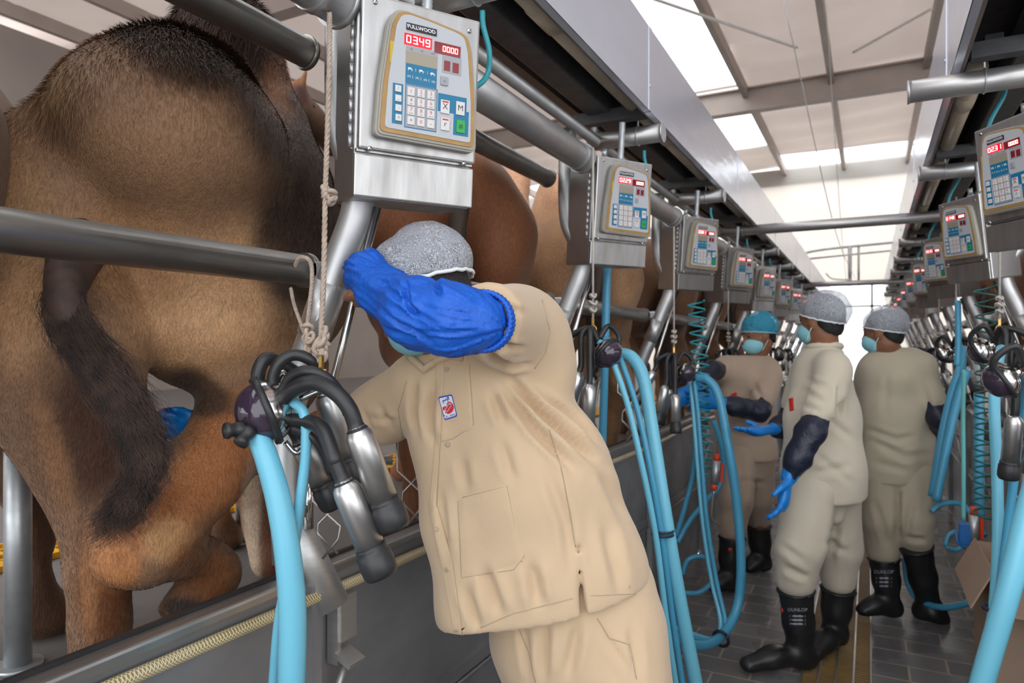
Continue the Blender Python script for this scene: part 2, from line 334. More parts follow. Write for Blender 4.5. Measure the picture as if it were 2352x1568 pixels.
def make_box():
    root = empty('control_box')
    e = MB(); e.box((BW / 2, BD / 2 + .004, BH / 2), (BW, BD - .008, BH), bev=.006)
    # flared lower lip of the enclosure and the top cable entries
    e.build('enclosure', M['steel_sheet'], root)
    e = MB(); e.box((BW / 2, .0, .044), (BW + .004, .010, .084), bev=.003); e.build('lower_panel', M['steel_sheet'], root)
    d = MB(); d.box((BW / 2 + .002, -.005, .243), (BW - .002, .018, .298), bev=.005); d.box((BW / 2, .006, .093), (BW - .004, .02, .006)); dr = d.build('door', M['steel_sheet'], root)
    for (px, py) in ((628, 76), (1288, 252), (594, 1056), (1260, 1165)):
        x, z = hp(px, py); s = MB(); screw(s, x, z, -.014); s.box((x, -.0172, z), (.0012, .0006, .008), 1, Matrix.Rotation(.7, 3, 'Y')); s.build('screw', [M['polish'], K['black']], dr)
    h = MB()
    for i in range(12): z = .10 + i * .0235; h.cyl((-.004, .022, z), (-.004, .022, z + .0225), .0042, n=10)
    h.box((-.001, .028, .24), (.003, .014, .285)); h.build('hinge', M['pipe_light'], root)
    g = MB(); g.cyl((.10, .08, BH), (.10, .08, BH + .02), .016, n=6); g.cyl((.10, .08, BH + .02), (.10, .08, BH + .05), .010); g.build('cable_gland', M['galv'], root); g = MB(); g.cyl((.17, .07, BH), (.17, .07, BH + .018), .018, n=6); g.build('cable_gland', M['galv'], root)
    g = MB(); g.lathe([(.0105 + .0022 * (i % 2), .018 + i * .0042) for i in range(34)], (.17, .07, BH), (0, 0, 1), 16); g.build('conduit', M['galv'], root)
    # keypad unit on the door
    P0 = [(.028, .118), (.248, .113), (.2455, .20), (.232, .315), (.222, .345), (.205, .352), (.135, .362), (.080, .367), (.062, .362), (.050, .34), (.034, .22)]
    k = MB(); k.prism(roundpoly(P0, .014), 0, .022, FY(-.013), 0, True); P1 = inset(P0, (.035, .025)); k.prism(roundpoly(P1, .012), .022, .026, FY(-.013), 0)
    kp = k.build('keypad', K['house'], root)
    k = MB(); P2 = inset(P0, (.07, .055)); k.prism(roundpoly(P2, .012), .026, .0285, FY(-.013), 0); x, z = hp(710, 430); k.box((x + .001, -.0418, z), (.009, .0012, .04), 1); k.build('gasket', [K['trim'], K['yellow']], kp)
    f = -.0425
    k = MB(); P3 = inset(P0, (.155, .105)); k.prism(roundpoly(P3, .008), 0, .0012, FY(f + .0008), 0)
    for px, py, w, h, e in ((750, 775, 70, 268, 0), (912, 588, 215, 136, 0), (1130, 778, 200, 120, 0), (1192, 905, 105, 168, .0003)): quad(k, *hrect(px, py, w, h), f - .0010 - e, 1, .0008)
    x, z, w, h = hrect(912, 804, 222, 290); quad(k, x, z, w, h, f - .0009, 1, .0006); quad(k, x, z, w * .95, h * .955, f - .0012, 2, .0006)
    x, z, w, h = hrect(917, 427, 220, 34); quad(k, x, z, w, h, f - .0010, 2, .0008); put_text(k, 'C', x, z, f - .0013, .006, 4); put_text(k, '(!)', x - w * .33, z, f - .0013, .005, 4); put_text(k, 'cm3', x + w * .33, z, f - .0013, .0045, 4)
    x, z, w, h = hrect(1124, 516, 135, 118); quad(k, x, z, w, h, f - .0010, 2, .0008)
    x, z, w, h = hrect(914, 483, 218, 82); quad(k, x, z, w, h, f - .0012, 5, .001)
    for px, py in ((1090, 520), (1150, 534)): quad(k, *hrect(px, py, 42, 66), f - .0018, 6, .001)
    for i, (px, py) in enumerate(((835, 545), (912, 560), (990, 578))):
        x, z, w, h = hrect(px, py, 36, 24); quad(k, x, z, w, h * .15, f - .0015, 3, .0004); quad(k, x - w * .1, z + h * .25, w * .6, h * .3, f - .0015, 3, .0004); quad(k, x - w * .3, z - h * .3, w * .1, h * .4, f - .0015, 3, .0004); quad(k, x + w * .3, z - h * .3, w * .1, h * .4, f - .0015, 3, .0004)
    for i in range(4):
        x, z, w, h = hrect(827 + i * 56, 592 + i * 12, 24, 24); put_text(k, '(A)', x, z, f - .0015, .006, 3)
    for px, py in ((872, 552), (953, 568), (852, 598), (908, 610), (964, 620)): x, z, w, h = hrect(px, py, 3, 20); quad(k, x, z, .0006, h, f - .0015, 3, .0004)
    k.build('faceplate', [K['pale'], K['blue'], K['grey'], K['white'], K['black'], K['lcd'], K['squares']], kp)
    k = MB(); x, z, w, h = hrect(912, 282, 208, 46); k.box((x, f - .0012, z), (w, .0024, h), 0); put_text(k, 'FULLWOOD', x, z, f - .0026, h * .72, 1, bold=.0002, shear=-.25, sx=1.12); k.build('badge', [K['black'], K['white']], kp)
    def key(px, py, w, h, txt, tm, body='key', small=None, top=None):
        x, z, w, h = hrect(px, py, w, h); q = MB(); q.box((x, f - .0022, z), (w, .0026, h), 0, bev=.0006)
        yy = f - .0037
        if txt: put_text(q, txt, x, z + (h * .13 if small else 0), yy, h * (.62 if len(txt) < 2 else .36), 1)
        if small: put_text(q, small, x, z - h * .32, yy, h * .2, 2)
        if top: quad(q, x, z + h * .36, w * .7, h * .12, yy, 3, .0003)
        q.build('key', [K[body], K[tm], K['black'], K['red']], kp)
    cols = (840, 909, 977)
    labs = [('1', ''), ('2', 'ABC'), ('3', 'DEF'), ('4', 'GHI'), ('5', 'JKL'), ('6', 'MNO'), ('7', 'PQRS'), ('8', 'TUV'), ('9', 'WXYZ'), ('+', ''), ('0', ''), ('-', '')]
    for i, (t, s) in enumerate(labs):
        c = i % 3; r = i // 3; key(cols[c], 695 + 12 * c + r * 64, 50, 56, t, 'red' if t.isdigit() else 'black', small=s or None)
    for i in range(4): key(752 + i, 676 + i * 64, 42, 44, '/_-='[i], 'black')
    key(1070, 622, 50, 58, 'o', 'blue', 'grey'); key(1077, 795, 62, 90, 'X', 'black', top=1); key(1184, 806, 60, 90, 'M', 'black'); key(1078, 912, 60, 84, 'r', 'black', top=1); key(1187, 928, 60, 86, '#', 'black', 'green')
    return root, kp
def make_display(kp, a, b2):
    f = -.0425; q = MB(); x, z, w, h = hrect(889, 361, 190, 76); quad(q, x, z, w, h, f - .0014, 0, .0012); seven(q, a, x, z, w * .92, h * .66, f - .0018, 2)
    x, z, w, h = hrect(1093, 412, 182, 76); quad(q, x, z, w, h, f - .0014, 1, .0012); seven(q, b2, x + w * .1, z, w * .62, h * .5, f - .0018, 2)
    return q.build('lit_display', [K['ledbg'], K['ledoff'], K['led']], kp, fix=False)
box0, kp0 = make_box()
ORD = ['nearest', 'second', 'third', 'fourth', 'fifth', 'sixth', 'seventh', 'eighth', 'ninth', 'tenth', 'eleventh']
LX, RX = -.77, .345
def box_yl(k): return 1.273 + PITCH * k
def box_yr(k): return 2.66 + PITCH * k
W33 = Vector((math.sin(math.radians(33)), math.cos(math.radians(33)), 0)); N33 = Vector((W33.y, -W33.x, 0))
LEDS_L = ['03.49', '02.29', '00.81', '01.56', '04.12', '02.07', '03.30', '01.18', '02.44', '00.59', '03.05']
LEDS_R = ['02.31', '01.48', '03.16', '00.92', '02.20', '04.03', '01.37', '02.58', '00.46', '03.21']
first = True
for side, n, leds in (('left', NB, LEDS_L), ('right', NB - 1, LEDS_R)):
    for k in range(n):
        o = box0 if first else copy_tree(box0)
        if first: kp = kp0; first = False
        else:
            kp = [c for c in o.children if c.name.startswith('keypad')][0]
            for c in list(kp.children):
                if c.name.startswith('lit_display'): bpy.data.objects.remove(c)
        make_display(kp, leds[k], '0000')
        if side == 'left':
            PL = Vector((LX, box_yl(k), 1.795)) - W33 * BW; o.location = PL; o.rotation_euler = (math.radians(5), 0, math.radians(57))
        else:
            o.location = (RX, box_yr(k), 1.795); o.rotation_euler = (math.radians(7), 0, math.radians(-57))
        tag(o, ('stainless milking control box with keypad, display reading %s, %s along the %s rail' % (leds[k], ORD[k], side)) if k < 2 else 'stainless milking control box with red display, %s along the %s rail' % (ORD[k], side), 'control box', 'milking control boxes')
# ---------------------------------------------------------------- rails, posts, pipes
def seg(name, p, q, r, m, label, cat, flange=None, group=None, n=28, collars=()):
    p, q = Vector(p), Vector(q); b = MB(); b.cyl(p, q, r, n=n); t = (q - p).normalized()
    for c in collars: cc = p + (q - p) * c; b.cyl(cc - t * .012, cc + t * .012, r * 1.07, n=n)
    if flange:
        for e in (0, 1):
            if flange[e]: c = q if e else p; b.cyl(c - t * .010, c + t * .004, r * 1.16, n=n)
    return tag(b.build(name, m), label, cat, group)
for k in range(-1, NB):
    y0 = box_yl(k); nm = 'beyond the nearest' if k < 0 else 'behind the %s' % ORD[min(k, 10)]
    ya, yb = y0 + .10, y0 + PITCH - .10
    if k < 0: ya = -.6
    seg('rump_rail', (-1.12, ya - .03, 1.667), (-1.12, yb - .03, 1.667), .034, M['pipe'], 'dark steel rump rail %s left control box post' % nm, 'rail', (0, 1), 'rump rails')
    seg('top_rail', (-1.12, ya - .03, 2.155), (-1.12, yb - .03, 2.155), .033, M['pipe'], 'dark steel top rail %s left control box post' % nm, 'rail', (0, 1), 'top rails')
    seg('vacuum_pipe', (-.93, ya + .0 if k >= 0 else -.3, 2.18), (-.93, y0 + PITCH - .235, 2.18), .047, M['pipe_light'], 'wide light steel pipe running %s left control box' % nm, 'pipe', (0, 1), 'wide vacuum pipes', collars=(.1, .95))
seg('service_pipe', (-1.0, .2, 2.34), (-1.0, 18, 2.34), .022, M['pipe_light'], 'thin steel service pipe above the left row of control boxes', 'pipe')
for side, n in (('left', NB), ('right', NB - 1)):
    for k in range(n):
        if side == 'left': y = box_yl(k) - .13; mx = lambda x: x
        else: y = box_yr(k) - .13; mx = lambda x: -.425 - x
        Q = lambda x, yy, z: Vector((mx(x), yy, z)); x = -.985
        r = empty('stall_post', (mx(x), y, 0), label='bent stainless stall post carrying the %s %s control box' % (ORD[k], side), cat='post', group='stall posts of the %s row' % side)
        O = Vector((mx(x), y, 0)); Q = (lambda O, mx: (lambda x, yy, z: Vector((mx(x), yy, z)) - O))(O, mx)
        b = MB(); b.tube(spline([Q(x - .06, y + .03, 2.34), Q(x - .06, y + .03, 2.0), Q(x + .015, y + .0, 1.86), Q(x + .008, y, 1.78), Q(-1.015, y - .01, 1.68), Q(-1.06, y - .02, 1.56), Q(-1.125, y - .03, 1.40), Q(-1.15, y - .035, 1.29), Q(-1.14, y - .035, 1.02)], 6), .034, 24)
        b.build('pole', M['pipe_light'], r)
        b = MB(); b.tube([Q(-1.034, y - .013, 1.635), Q(-1.078, y - .022, 1.52)], .0365, 24); b.build('sleeve', M['steel'], r)
        b = MB(); b.box(Q(-1.1, y + .02, 1.667), (.09, .06, .035), bev=.004); b.build('clamp', M['steel'], r)
        b = MB(); b.tube([Q(-.935, y + .02, 1.795), Q(-1.055, y + .015, 1.42), Q(-1.06, y + .015, 1.40)], .0085, 12); b.build('brace_rod', M['polish'], r)
        b = MB(); b.tube([Q(-1.14, y - .035, 1.13), Q(-1.11, y - .02, 1.05), Q(-1.06, y + .015, .92)], [.034, .041, .041], 24); b.build('foot_sleeve', M['steel'], r)
        b = MB(); b.box(Q(-1.105, y - .06, 1.14), (.06, .03, .02)); b.tube([Q(-1.085, y - .03, 1.22), Q(-1.085, y - .03, 1.10)], .011, 12); b.build('latch_rod', M['polish'], r)
        b = MB(); b.box(Q(-1.066, y + .03, .86), (.03, .012, .15)); b.box(Q(-1.05, y + .055, .885), (.012, .05, .10)); b.box(Q(-1.035, y + .045, .80), (.05, .05, .012), 0, Matrix.Rotation(.4, 3, 'Y')); b.tube([Q(-1.04, y + .04, .79), Q(-1.05, y + .0, .70), Q(-1.06, y - .06, .58)], .008, 8)
        b.build('floor_bracket', M['steel'], r)
for k in range(NB - 1):
    y0 = box_yr(k); seg('rump_rail', (.695, y0 - .07, 1.667), (.695, y0 + PITCH - .2, 1.667), .034, M['pipe'], 'dark steel rump rail behind the %s right control box' % ORD[k], 'rail', (0, 1), 'rump rails')
# barriers
for side, n in (('left', NB), ('right', NB)):
    for k in range(-1, n):
        y0 = (box_yl(k) if side == 'left' else box_yr(k) - PITCH) - .16; L = PITCH - .04; s = 1 if side == 'left' else -1; x = -1.095 if side == 'left' else .695
        r = empty('splash_panel', (x, y0, 0), label='grey steel splash panel %s on the %s side of the sunken aisle' % (('beside the foreground cluster' if k < 0 else ORD[k] + ' farther along'), side), cat='panel', group='splash panels')
        b = MB(); b.box((0, L / 2, .50), (.012, L, 1.0)); b.box((s * .008, L / 2, .955), (.014, L, .06)); b.build('sheet', M['barrier'], r)
        b = MB(); b.box((s * .010, L / 2, .997), (.042, L, .024), bev=.006); b.build('rim', M['steel_sheet'], r)
        b = MB(); b.box((-s * .014, L / 2, 1.004), (.012, L, .022)); b.build('rubber_strip', M['rubber'], r)
        b = MB(); b.cyl((s * .018, 0, .50), (s * .018, L, .50), .006, n=8); b.box((s * .012, L / 2, .53), (.014, L, .035)); b.box((s * .02, 0, .49), (.03, .03, .98)); b.build('seam_rail', M['barrier'], r)
# braided clear hose under the left rim
m = mat('braided_clear_hose', (.50, .40, .20), .25, 0, coat=.5); nt = m.node_tree
for i, (sc, ph) in enumerate(((1, 0),)):
    wv = nt.nodes.new('ShaderNodeTexWave'); wv.wave_type = 'BANDS'; wv.bands_direction = 'DIAGONAL'; wv.inputs['Scale'].default_value = 90; w2 = nt.nodes.new('ShaderNodeTexWave'); w2.bands_direction = 'DIAGONAL'; w2.inputs['Scale'].default_value = 90
    mp2 = nt.nodes.new('ShaderNodeMapping'); mp2.inputs['Scale'].default_value = (1, -1, 1); nt.links.new(nt.nodes['Texture Coordinate'].outputs['Object'], mp2.inputs[0]); nt.links.new(mp2.outputs[0], w2.inputs[0]); nt.links.new(nt.nodes['Texture Coordinate'].outputs['Object'], wv.inputs[0])
    mm = nt.nodes.new('ShaderNodeMath'); mm.operation = 'MAXIMUM'; nt.links.new(wv.outputs[1], mm.inputs[0]); nt.links.new(w2.outputs[1], mm.inputs[1])
    cr = nt.nodes.new('ShaderNodeValToRGB'); cr.color_ramp.elements[0].position = .75; cr.color_ramp.elements[0].color = (.30, .21, .07, 1); cr.color_ramp.elements[1].position = .95; cr.color_ramp.elements[1].color = (.72, .66, .48, 1)
    nt.links.new(mm.outputs[0], cr.inputs[0]); nt.links.new(cr.outputs[0], nt.nodes['Principled BSDF'].inputs['Base Color'])
M['braid'] = m
b = MB(); b.tube([(-1.062, y, .955 + .006 * math.sin(y * 3)) for y in np.arange(-.3, 14, .2)], .0125, 16); tag(b.build('braided_hose', m), 'clear braided hose running under the rim of the left splash panels', 'hose')
# overhead trays
for side, s, xf in (('left', 1, -.74), ('right', -1, .235)):
    X = lambda off: xf - s * off
    for i in range(10):
        y0 = -1.35 + 1.95 * i + (.25 if s < 0 else 0)
        b = MB(); b.box((xf, y0 + .97, 2.545), (.003, 1.94, .315)); b.box((X(.012), y0 + .97, 2.389), (.024, 1.94, .003)); b.box((xf + s * .0025, y0 + .985 * 2 - .03, 2.545), (.003, .04, .315), 0); b.cyl((xf + s * .003, y0 + 1.93, 2.48), (xf + s * .008, y0 + 1.93, 2.48), .006, n=8)
        tag(b.build('fascia_panel', M['fascia']), 'shiny pale blue-white fascia sheet of the %s overhead tray, %s from the camera' % (side, ORD[i]), 'fascia panel', 'tray fascia sheets')
    L = 21; y = 9
    b = MB(); b.box((X(.29), y, 2.58), (.14, L, .02)); b.box((X(.24), y, 2.50), (.10, L, .12), bev=.01); tag(b.build('tray_beam', M['dark'], fix=False), 'black square beam inside the %s overhead tray' % side, 'beam')
    b = MB(); b.box((X(.40), y, 2.53), (.05, L, .06)); tag(b.build('tray_channel', M['brownbeam']), 'brown steel channel at the back of the %s overhead tray' % side, 'beam')
    b = MB(); b.box((X(.22), y, 2.70), (.44, L, .012)); b.box((X(.44), y, 2.6), (.006, L, .2)); tag(b.build('tray_roof', M['dark']), 'dark sheet closing the top of the %s overhead tray' % side, 'tray sheet')
    b = MB(); b.box((X(.02), y, 2.41), (.035, L, .03)); tag(b.build('tray_angle', M['brownbeam']), 'narrow steel angle behind the fascia of the %s tray' % side, 'beam')
    for k in range(8):
        y0 = (box_yl(k) if s > 0 else box_yr(k)) + .18
        if s > 0: y0 -= PITCH
        q = empty('milk_pipe', (0, 0, 0), label='beige plastic pipe length %s along inside the %s overhead tray' % (ORD[k], side), cat='pipe', group='beige tray pipes')
        b = MB(); b.tube([(X(.095), y0, 2.462), (X(.095), y0 + PITCH - .1, 2.462)], .033, 20); b.build('pipe_body', M['beige'], q)
        b = MB(); b.cyl((X(.095), y0 + .28, 2.462), (X(.095), y0 + .42, 2.462), .037); b.build('coupling', [M['beige'], M['dark']], q); b = MB(); b.cyl((X(.095), y0 + PITCH - .1, 2.462), (X(.095), y0 + PITCH - .03, 2.462), .026, mi=1); b.build('coupling', [M['beige'], M['dark']], q)
    for k in range(10):
        y0 = (box_yl(k) + .12) if s > 0 else (box_yr(k) - .02)
        if s > 0: y0 += 0
        cross = (s > 0 and k in (3, 7, 10)) or (s < 0 and k in (2, 6, 9))
        if s > 0 and k == 0: y0 += 0
        zz = 2.345
        if cross and s < 0: continue
        r = empty('support_pipe', (0, 0, 0), label=('long steel cross pipe bridging the aisle, %s from the camera' % {3: 'nearest', 7: 'middle', 10: 'far'}.get(k, 'x')) if cross else 'short capped steel arm under the %s tray, at the %s control box' % (side, ORD[k]), cat='pipe arm', group='tray arms')
        x1 = (RX + .35) if cross else X(-.01 if s > 0 else -.12 if k == 0 else -.02)
        b = MB(); x0 = X(.30); b.cyl((x0, y0, zz), (x1, y0, zz), .036, n=24); b.build('arm', M['steel'], r)
        b = MB(); b.cyl((x1 - s * .003, y0, zz), (x1 + s * .004, y0, zz), .039, n=24); b.build('end_cap', M['pipe_light'], r)
        b = MB(); b.tube([(X(.09), y0 + .037 * math.cos(a) * 1.03, zz + .037 * math.sin(a) * 1.03) for a in np.linspace(0, 2 * math.pi, 17)], .003, 6); b.cyl((X(.09), y0, zz + .03), (X(.09), y0, zz + .10), .004, n=6); b.build('u_bolt', M['galv'], r); b = MB(); b.cyl((X(.28), y0, zz + .03), (X(.28), y0, zz + .09), .018, n=8); b.build('stud', M['galv'], r)
        if k < 7:
            b = MB(); b.box((X(.20), y0 - .03, 2.43), (.30, .05, .05)); b.box((X(.12), y0 + .03, 2.47), (.05, .02, .06)); tag(b.build('junction_block', M['dark']), 'small black junction block over the %s arm of the %s tray' % (ORD[k], side), 'bracket', 'junction blocks')
    for k in range(7):
        y0 = (box_yl(k)) if s > 0 else box_yr(k); x0 = LX if s > 0 else RX
        b = MB(); pts = [(x0 - s * .055, y0 + .10, 2.40), (x0 - s * .05, y0 + .10, 2.33), (x0 - s * .01, y0 + .10, 2.24), (x0 - s * .005, y0 + .09, 2.16), (x0 - s * .05, y0 + .05, 2.10), (x0 - s * .10, y0 + .02, 2.085)]
        if s > 0: pts = [AX(1108 - 0, 25, -.80), AX(1110, 60, -.80), AX(1124, 120, -.79), AX(1118, 175, -.80), AX(1086, 203, -.81), AX(1060, 210, -.84)]; pts = [p + Vector((0, PITCH * k, 0)) for p in pts]
        b.tube(spline(pts, 6), .0065, 10, mi=0)
        tag(b.build('air_tube', M['teal']), 'teal air tube curling down beside the %s %s control box' % (ORD[k], side), 'tube', 'teal air tubes')
# ---------------------------------------------------------------- continuous bodies from smooth-blended volumes
def npv(p): return np.array([p[0], p[1], p[2]], float)
def cone(p, r, q, s, flat=None):
    """tapered limb; flat = (axis, factor) squeezes it along axis"""
    p, q = npv(p), npv(q); d = q - p; L2 = float(d @ d)
    lo = np.minimum(p - max(r, s), q - max(r, s)); hi = np.maximum(p + max(r, s), q + max(r, s))
    if flat: ax = npv(flat[0]); ax = ax / np.linalg.norm(ax); fk = flat[1]
    def f(X):
        t = np.clip(((X - p) @ d) / L2, 0, 1); e = X - p - t[..., None] * d
        if flat: c = e @ ax; e = e + (c * (1 / fk - 1))[..., None] * ax
        v = np.sqrt((e * e).sum(-1)) - (r + (s - r) * t); return v * (min(1, flat[1]) if flat else 1)
    return f, lo, hi
def ell(c, r, R=None):
    c = npv(c); r = npv(r); m = max(r); Rm = np.array(R) if R is not None else None
    def f(X):
        q = X - c
        if Rm is not None: q = q @ Rm
        k0 = np.sqrt(((q / r) ** 2).sum(-1)); k1 = np.sqrt(((q / (r * r)) ** 2).sum(-1)) + 1e-9
        return k0 * (k0 - 1) / k1
    return f, c - m, c + m
def chain(pts, flat=None):
    return [cone(pts[i][0], pts[i][1], pts[i + 1][0], pts[i + 1][1], flat) for i in range(len(pts) - 1)]
def half(p, n):             # solid side is where (x-p).n < 0
    p, n = npv(p), npv(n); n = n / np.linalg.norm(n)
    return lambda X: (X - p) @ n
def sdf_mesh(prims, k=.03, h=.015, cut=(), sub=(), ck=.004, warp=None):
    lo = np.min([p[1] for p in prims], 0) - 3 * h; hi = np.max([p[2] for p in prims], 0) + 3 * h
    n = np.ceil((hi - lo) / h).astype(int) + 1
    gx, gy, gz = [lo[i] + h * np.arange(n[i]) for i in range(3)]
    D = np.full(tuple(n), 1e3)
    for f, a, b in prims:
        m = k + 2 * h; i0 = np.maximum(((a - m - lo) / h).astype(int), 0); i1 = np.minimum(((b + m - lo) / h).astype(int) + 2, n)
        sl = tuple(slice(i0[i], i1[i]) for i in range(3))
        X = np.stack(np.meshgrid(gx[sl[0]], gy[sl[1]], gz[sl[2]], indexing='ij'), -1)
        v = f(X); o = D[sl]; hh = np.clip(k - np.abs(o - v), 0, k) / k; D[sl] = np.minimum(o, v) - hh * hh * k * .25
    if cut or sub or warp:
        X = np.stack(np.meshgrid(gx, gy, gz, indexing='ij'), -1)
        if warp: D = D + warp(X)
        for c in cut: D = np.maximum(D, c(X))
        for c in sub: D = np.maximum(D, -c(X))
    # naive surface nets
    S = D < 0; c = [slice(0, -1), slice(1, None)]
    cnt = np.zeros(tuple(n - 1), int); pos = np.zeros(tuple(n - 1) + (3,))
    corner = [(a, b, e) for a in (0, 1) for b in (0, 1) for e in (0, 1)]
    for i, p in enumerate(corner):
        for q in corner[i + 1:]:
            if sum(abs(p[j] - q[j]) for j in range(3)) != 1: continue
            A0 = D[c[p[0]], c[p[1]], c[p[2]]]; B0 = D[c[q[0]], c[q[1]], c[q[2]]]; x = (A0 < 0) != (B0 < 0)
            t = np.where(x, A0 / np.where(x, A0 - B0, 1), 0)
            for j in range(3): pos[..., j] += np.where(x, p[j] + t * (q[j] - p[j]), 0)
            cnt += x
    act = cnt > 0; idx = np.full(tuple(n - 1), -1); idx[act] = np.arange(act.sum())
    cell = np.argwhere(act); V = lo + h * (cell + pos[act] / cnt[act][:, None])
    Fc = []
    for ax in range(3):
        a, b = [(1, 2), (2, 0), (0, 1)][ax]
        s0 = [slice(None)] * 3; s1 = [slice(None)] * 3; s0[ax] = slice(0, -1); s1[ax] = slice(1, None)
        A0 = S[tuple(s0)]; B0 = S[tuple(s1)]; E = np.argwhere(A0 != B0); E = E[(E[:, a] > 0) & (E[:, b] > 0) & (E[:, a] < n[a] - 1) & (E[:, b] < n[b] - 1)]
        ea = np.zeros(3, int); ea[a] = 1; eb = np.zeros(3, int); eb[b] = 1
        g = lambda P: idx[P[:, 0], P[:, 1], P[:, 2]]
        Q = np.stack([g(E - ea - eb), g(E - eb), g(E), g(E - ea)], 1); fl = ~A0[tuple(E.T)]; Q[fl] = Q[fl][:, ::-1]; Fc.append(Q)
    return V, np.concatenate(Fc)
def vnormals(V, Fq):
    n = np.cross(V[Fq[:, 2]] - V[Fq[:, 0]], V[Fq[:, 3]] - V[Fq[:, 1]]); N = np.zeros_like(V)
    for i in range(4): np.add.at(N, Fq[:, i], n)
    return N / (np.linalg.norm(N, axis=1, keepdims=True) + 1e-12)
def relax(V, Fq, it=2, w=.5):
    for _ in range(it):
        S = np.zeros_like(V); c = np.zeros(len(V))
        for i in range(4):
            np.add.at(S, Fq[:, i], V[Fq[:, (i + 1) % 4]]); np.add.at(c, Fq[:, i], 1)
        V = V * (1 - w) + w * S / c[:, None]
    return V
def smoothstep(a, b, x): t = np.clip((x - a) / (b - a), 0, 1); return t * t * (3 - 2 * t)
def segdist(U, Vv, p, q):
    p, q = np.array(p, float), np.array(q, float); d = q - p; X = np.stack([U, Vv], 1) - p; t = np.clip(X @ d / (d @ d), 0, 1); e = X - t[:, None] * d
    return np.sqrt((e * e).sum(1)), t, (X[:, 0] * d[1] - X[:, 1] * d[0]) / np.linalg.norm(d)
def folds(V, N, strokes, face=True):
    """press crease lines into the side of the cloth that lies near A(u,v): strokes = (points, width px, depth m)"""
    u, v, d = proj(V); disp = np.zeros(len(V)); fn = (N @ np.array(FWD)) < .15
    for pts, w, a in strokes:
        m = np.full(len(V), 1e9); g = np.zeros(len(V)); L = [math.dist(pts[i], pts[i + 1]) for i in range(len(pts) - 1)]; c = 0
        for i in range(len(pts) - 1): dd, t, _ = segdist(u, v, pts[i], pts[i + 1]); k = dd < m; g = np.where(k, (c + t * L[i]) / sum(L), g); m = np.minimum(m, dd); c += L[i]
        wt = smoothstep(-.08, .30, g) * (1 - smoothstep(.65, 1.05, g)); a = a * wt
        e = np.exp(-(m / w) ** 2); e2 = np.exp(-((m - 1.7 * w) / w) ** 2); disp += 1.5 * np.where(fn, -a * e + .5 * a * e2, 0)
    return V + N * disp[:, None]
def add_noise(V, N, amp, scale, st=(1, 1, 1), seed=0.):
    st = np.array(st); o = np.array([noise.noise(Vector(p)) for p in (V * st * scale + seed)]); return V + N * (amp * o)[:, None]
def body_obj(name, V, Fq, m, parent=None, cols=None):
    me = bpy.data.meshes.new(name); me.vertices.add(len(V)); me.vertices.foreach_set('co', V.astype(np.float32).ravel())
    me.loops.add(Fq.size); me.loops.foreach_set('vertex_index', Fq.astype(np.int32).ravel()); me.polygons.add(len(Fq))
    me.polygons.foreach_set('loop_start', np.arange(0, Fq.size, 4, dtype=np.int32)); me.polygons.foreach_set('loop_total', np.full(len(Fq), 4, np.int32)) if False else None
    me.update(calc_edges=True); me.polygons.foreach_set('use_smooth', np.ones(len(Fq), bool))
    if cols is not None:
        a = me.color_attributes.new('coat', 'FLOAT_COLOR', 'POINT'); a.data.foreach_set('color', np.concatenate([cols, np.ones((len(cols), 1))], 1).astype(np.float32).ravel())
    return link(name, me, m, parent)
# ---------------------------------------------------------------- camels
FUR_N = 150000
def coat_mat(name, rough=.55):
    m = mat(name, (.3, .2, .12), rough, 0, vcol='coat', spec=.25); nt = m.node_tree; N = nt.nodes; L = nt.links; b = N['Principled BSDF']
    b.inputs['Sheen Weight'].default_value = .25; b.inputs['Sheen Roughness'].default_value = .4; b.inputs['Sheen Tint'].default_value = (.9, .75, .6, 1)
    at = [n for n in N if n.type == 'ATTRIBUTE'][0]; tc = N['Texture Coordinate']
    n1 = N.new('ShaderNodeTexNoise'); n1.inputs['Scale'].default_value = 3.5; n1.inputs['Detail'].default_value = 8; n1.inputs['Roughness'].default_value = .7; L.new(tc.outputs['Object'], n1.inputs[0])
    mp = N.new('ShaderNodeMapping'); mp.inputs['Scale'].default_value = (60, 60, 14); mp.inputs['Rotation'].default_value = (.5, .5, 0); L.new(tc.outputs['Object'], mp.inputs[0])
    n2 = N.new('ShaderNodeTexNoise'); n2.inputs['Scale'].default_value = 4; n2.inputs['Detail'].default_value = 3; L.new(mp.outputs[0], n2.inputs[0])
    ad = N.new('ShaderNodeMath'); ad.operation = 'ADD'; r1 = N.new('ShaderNodeMapRange'); r1.inputs[1].default_value = .3; r1.inputs[2].default_value = .7; r1.inputs[3].default_value = -.22; r1.inputs[4].default_value = .22
    r2 = N.new('ShaderNodeMapRange'); r2.inputs[1].default_value = .3; r2.inputs[2].default_value = .7; r2.inputs[3].default_value = .74; r2.inputs[4].default_value = 1.22
    L.new(n1.outputs[0], r1.inputs[0]); L.new(n2.outputs[0], r2.inputs[0]); L.new(r1.outputs[0], ad.inputs[0]); L.new(r2.outputs[0], ad.inputs[1])
    mx = N.new('ShaderNodeMix'); mx.data_type = 'RGBA'; mx.blend_type = 'MULTIPLY'; mx.inputs[0].default_value = 1; cb = N.new('ShaderNodeCombineColor')
    for i in range(3): L.new(ad.outputs[0], cb.inputs[i])
    L.new(at.outputs['Color'], mx.inputs[6]); L.new(cb.outputs[0], mx.inputs[7]); L.new(mx.outputs[2], b.inputs['Base Color'])
    bp = N.new('ShaderNodeBump'); bp.inputs['Strength'].default_value = .6; bp.inputs['Distance'].default_value = .004; L.new(n2.outputs[0], bp.inputs['Height']); L.new(bp.outputs[0], b.inputs['Normal'])
    return m
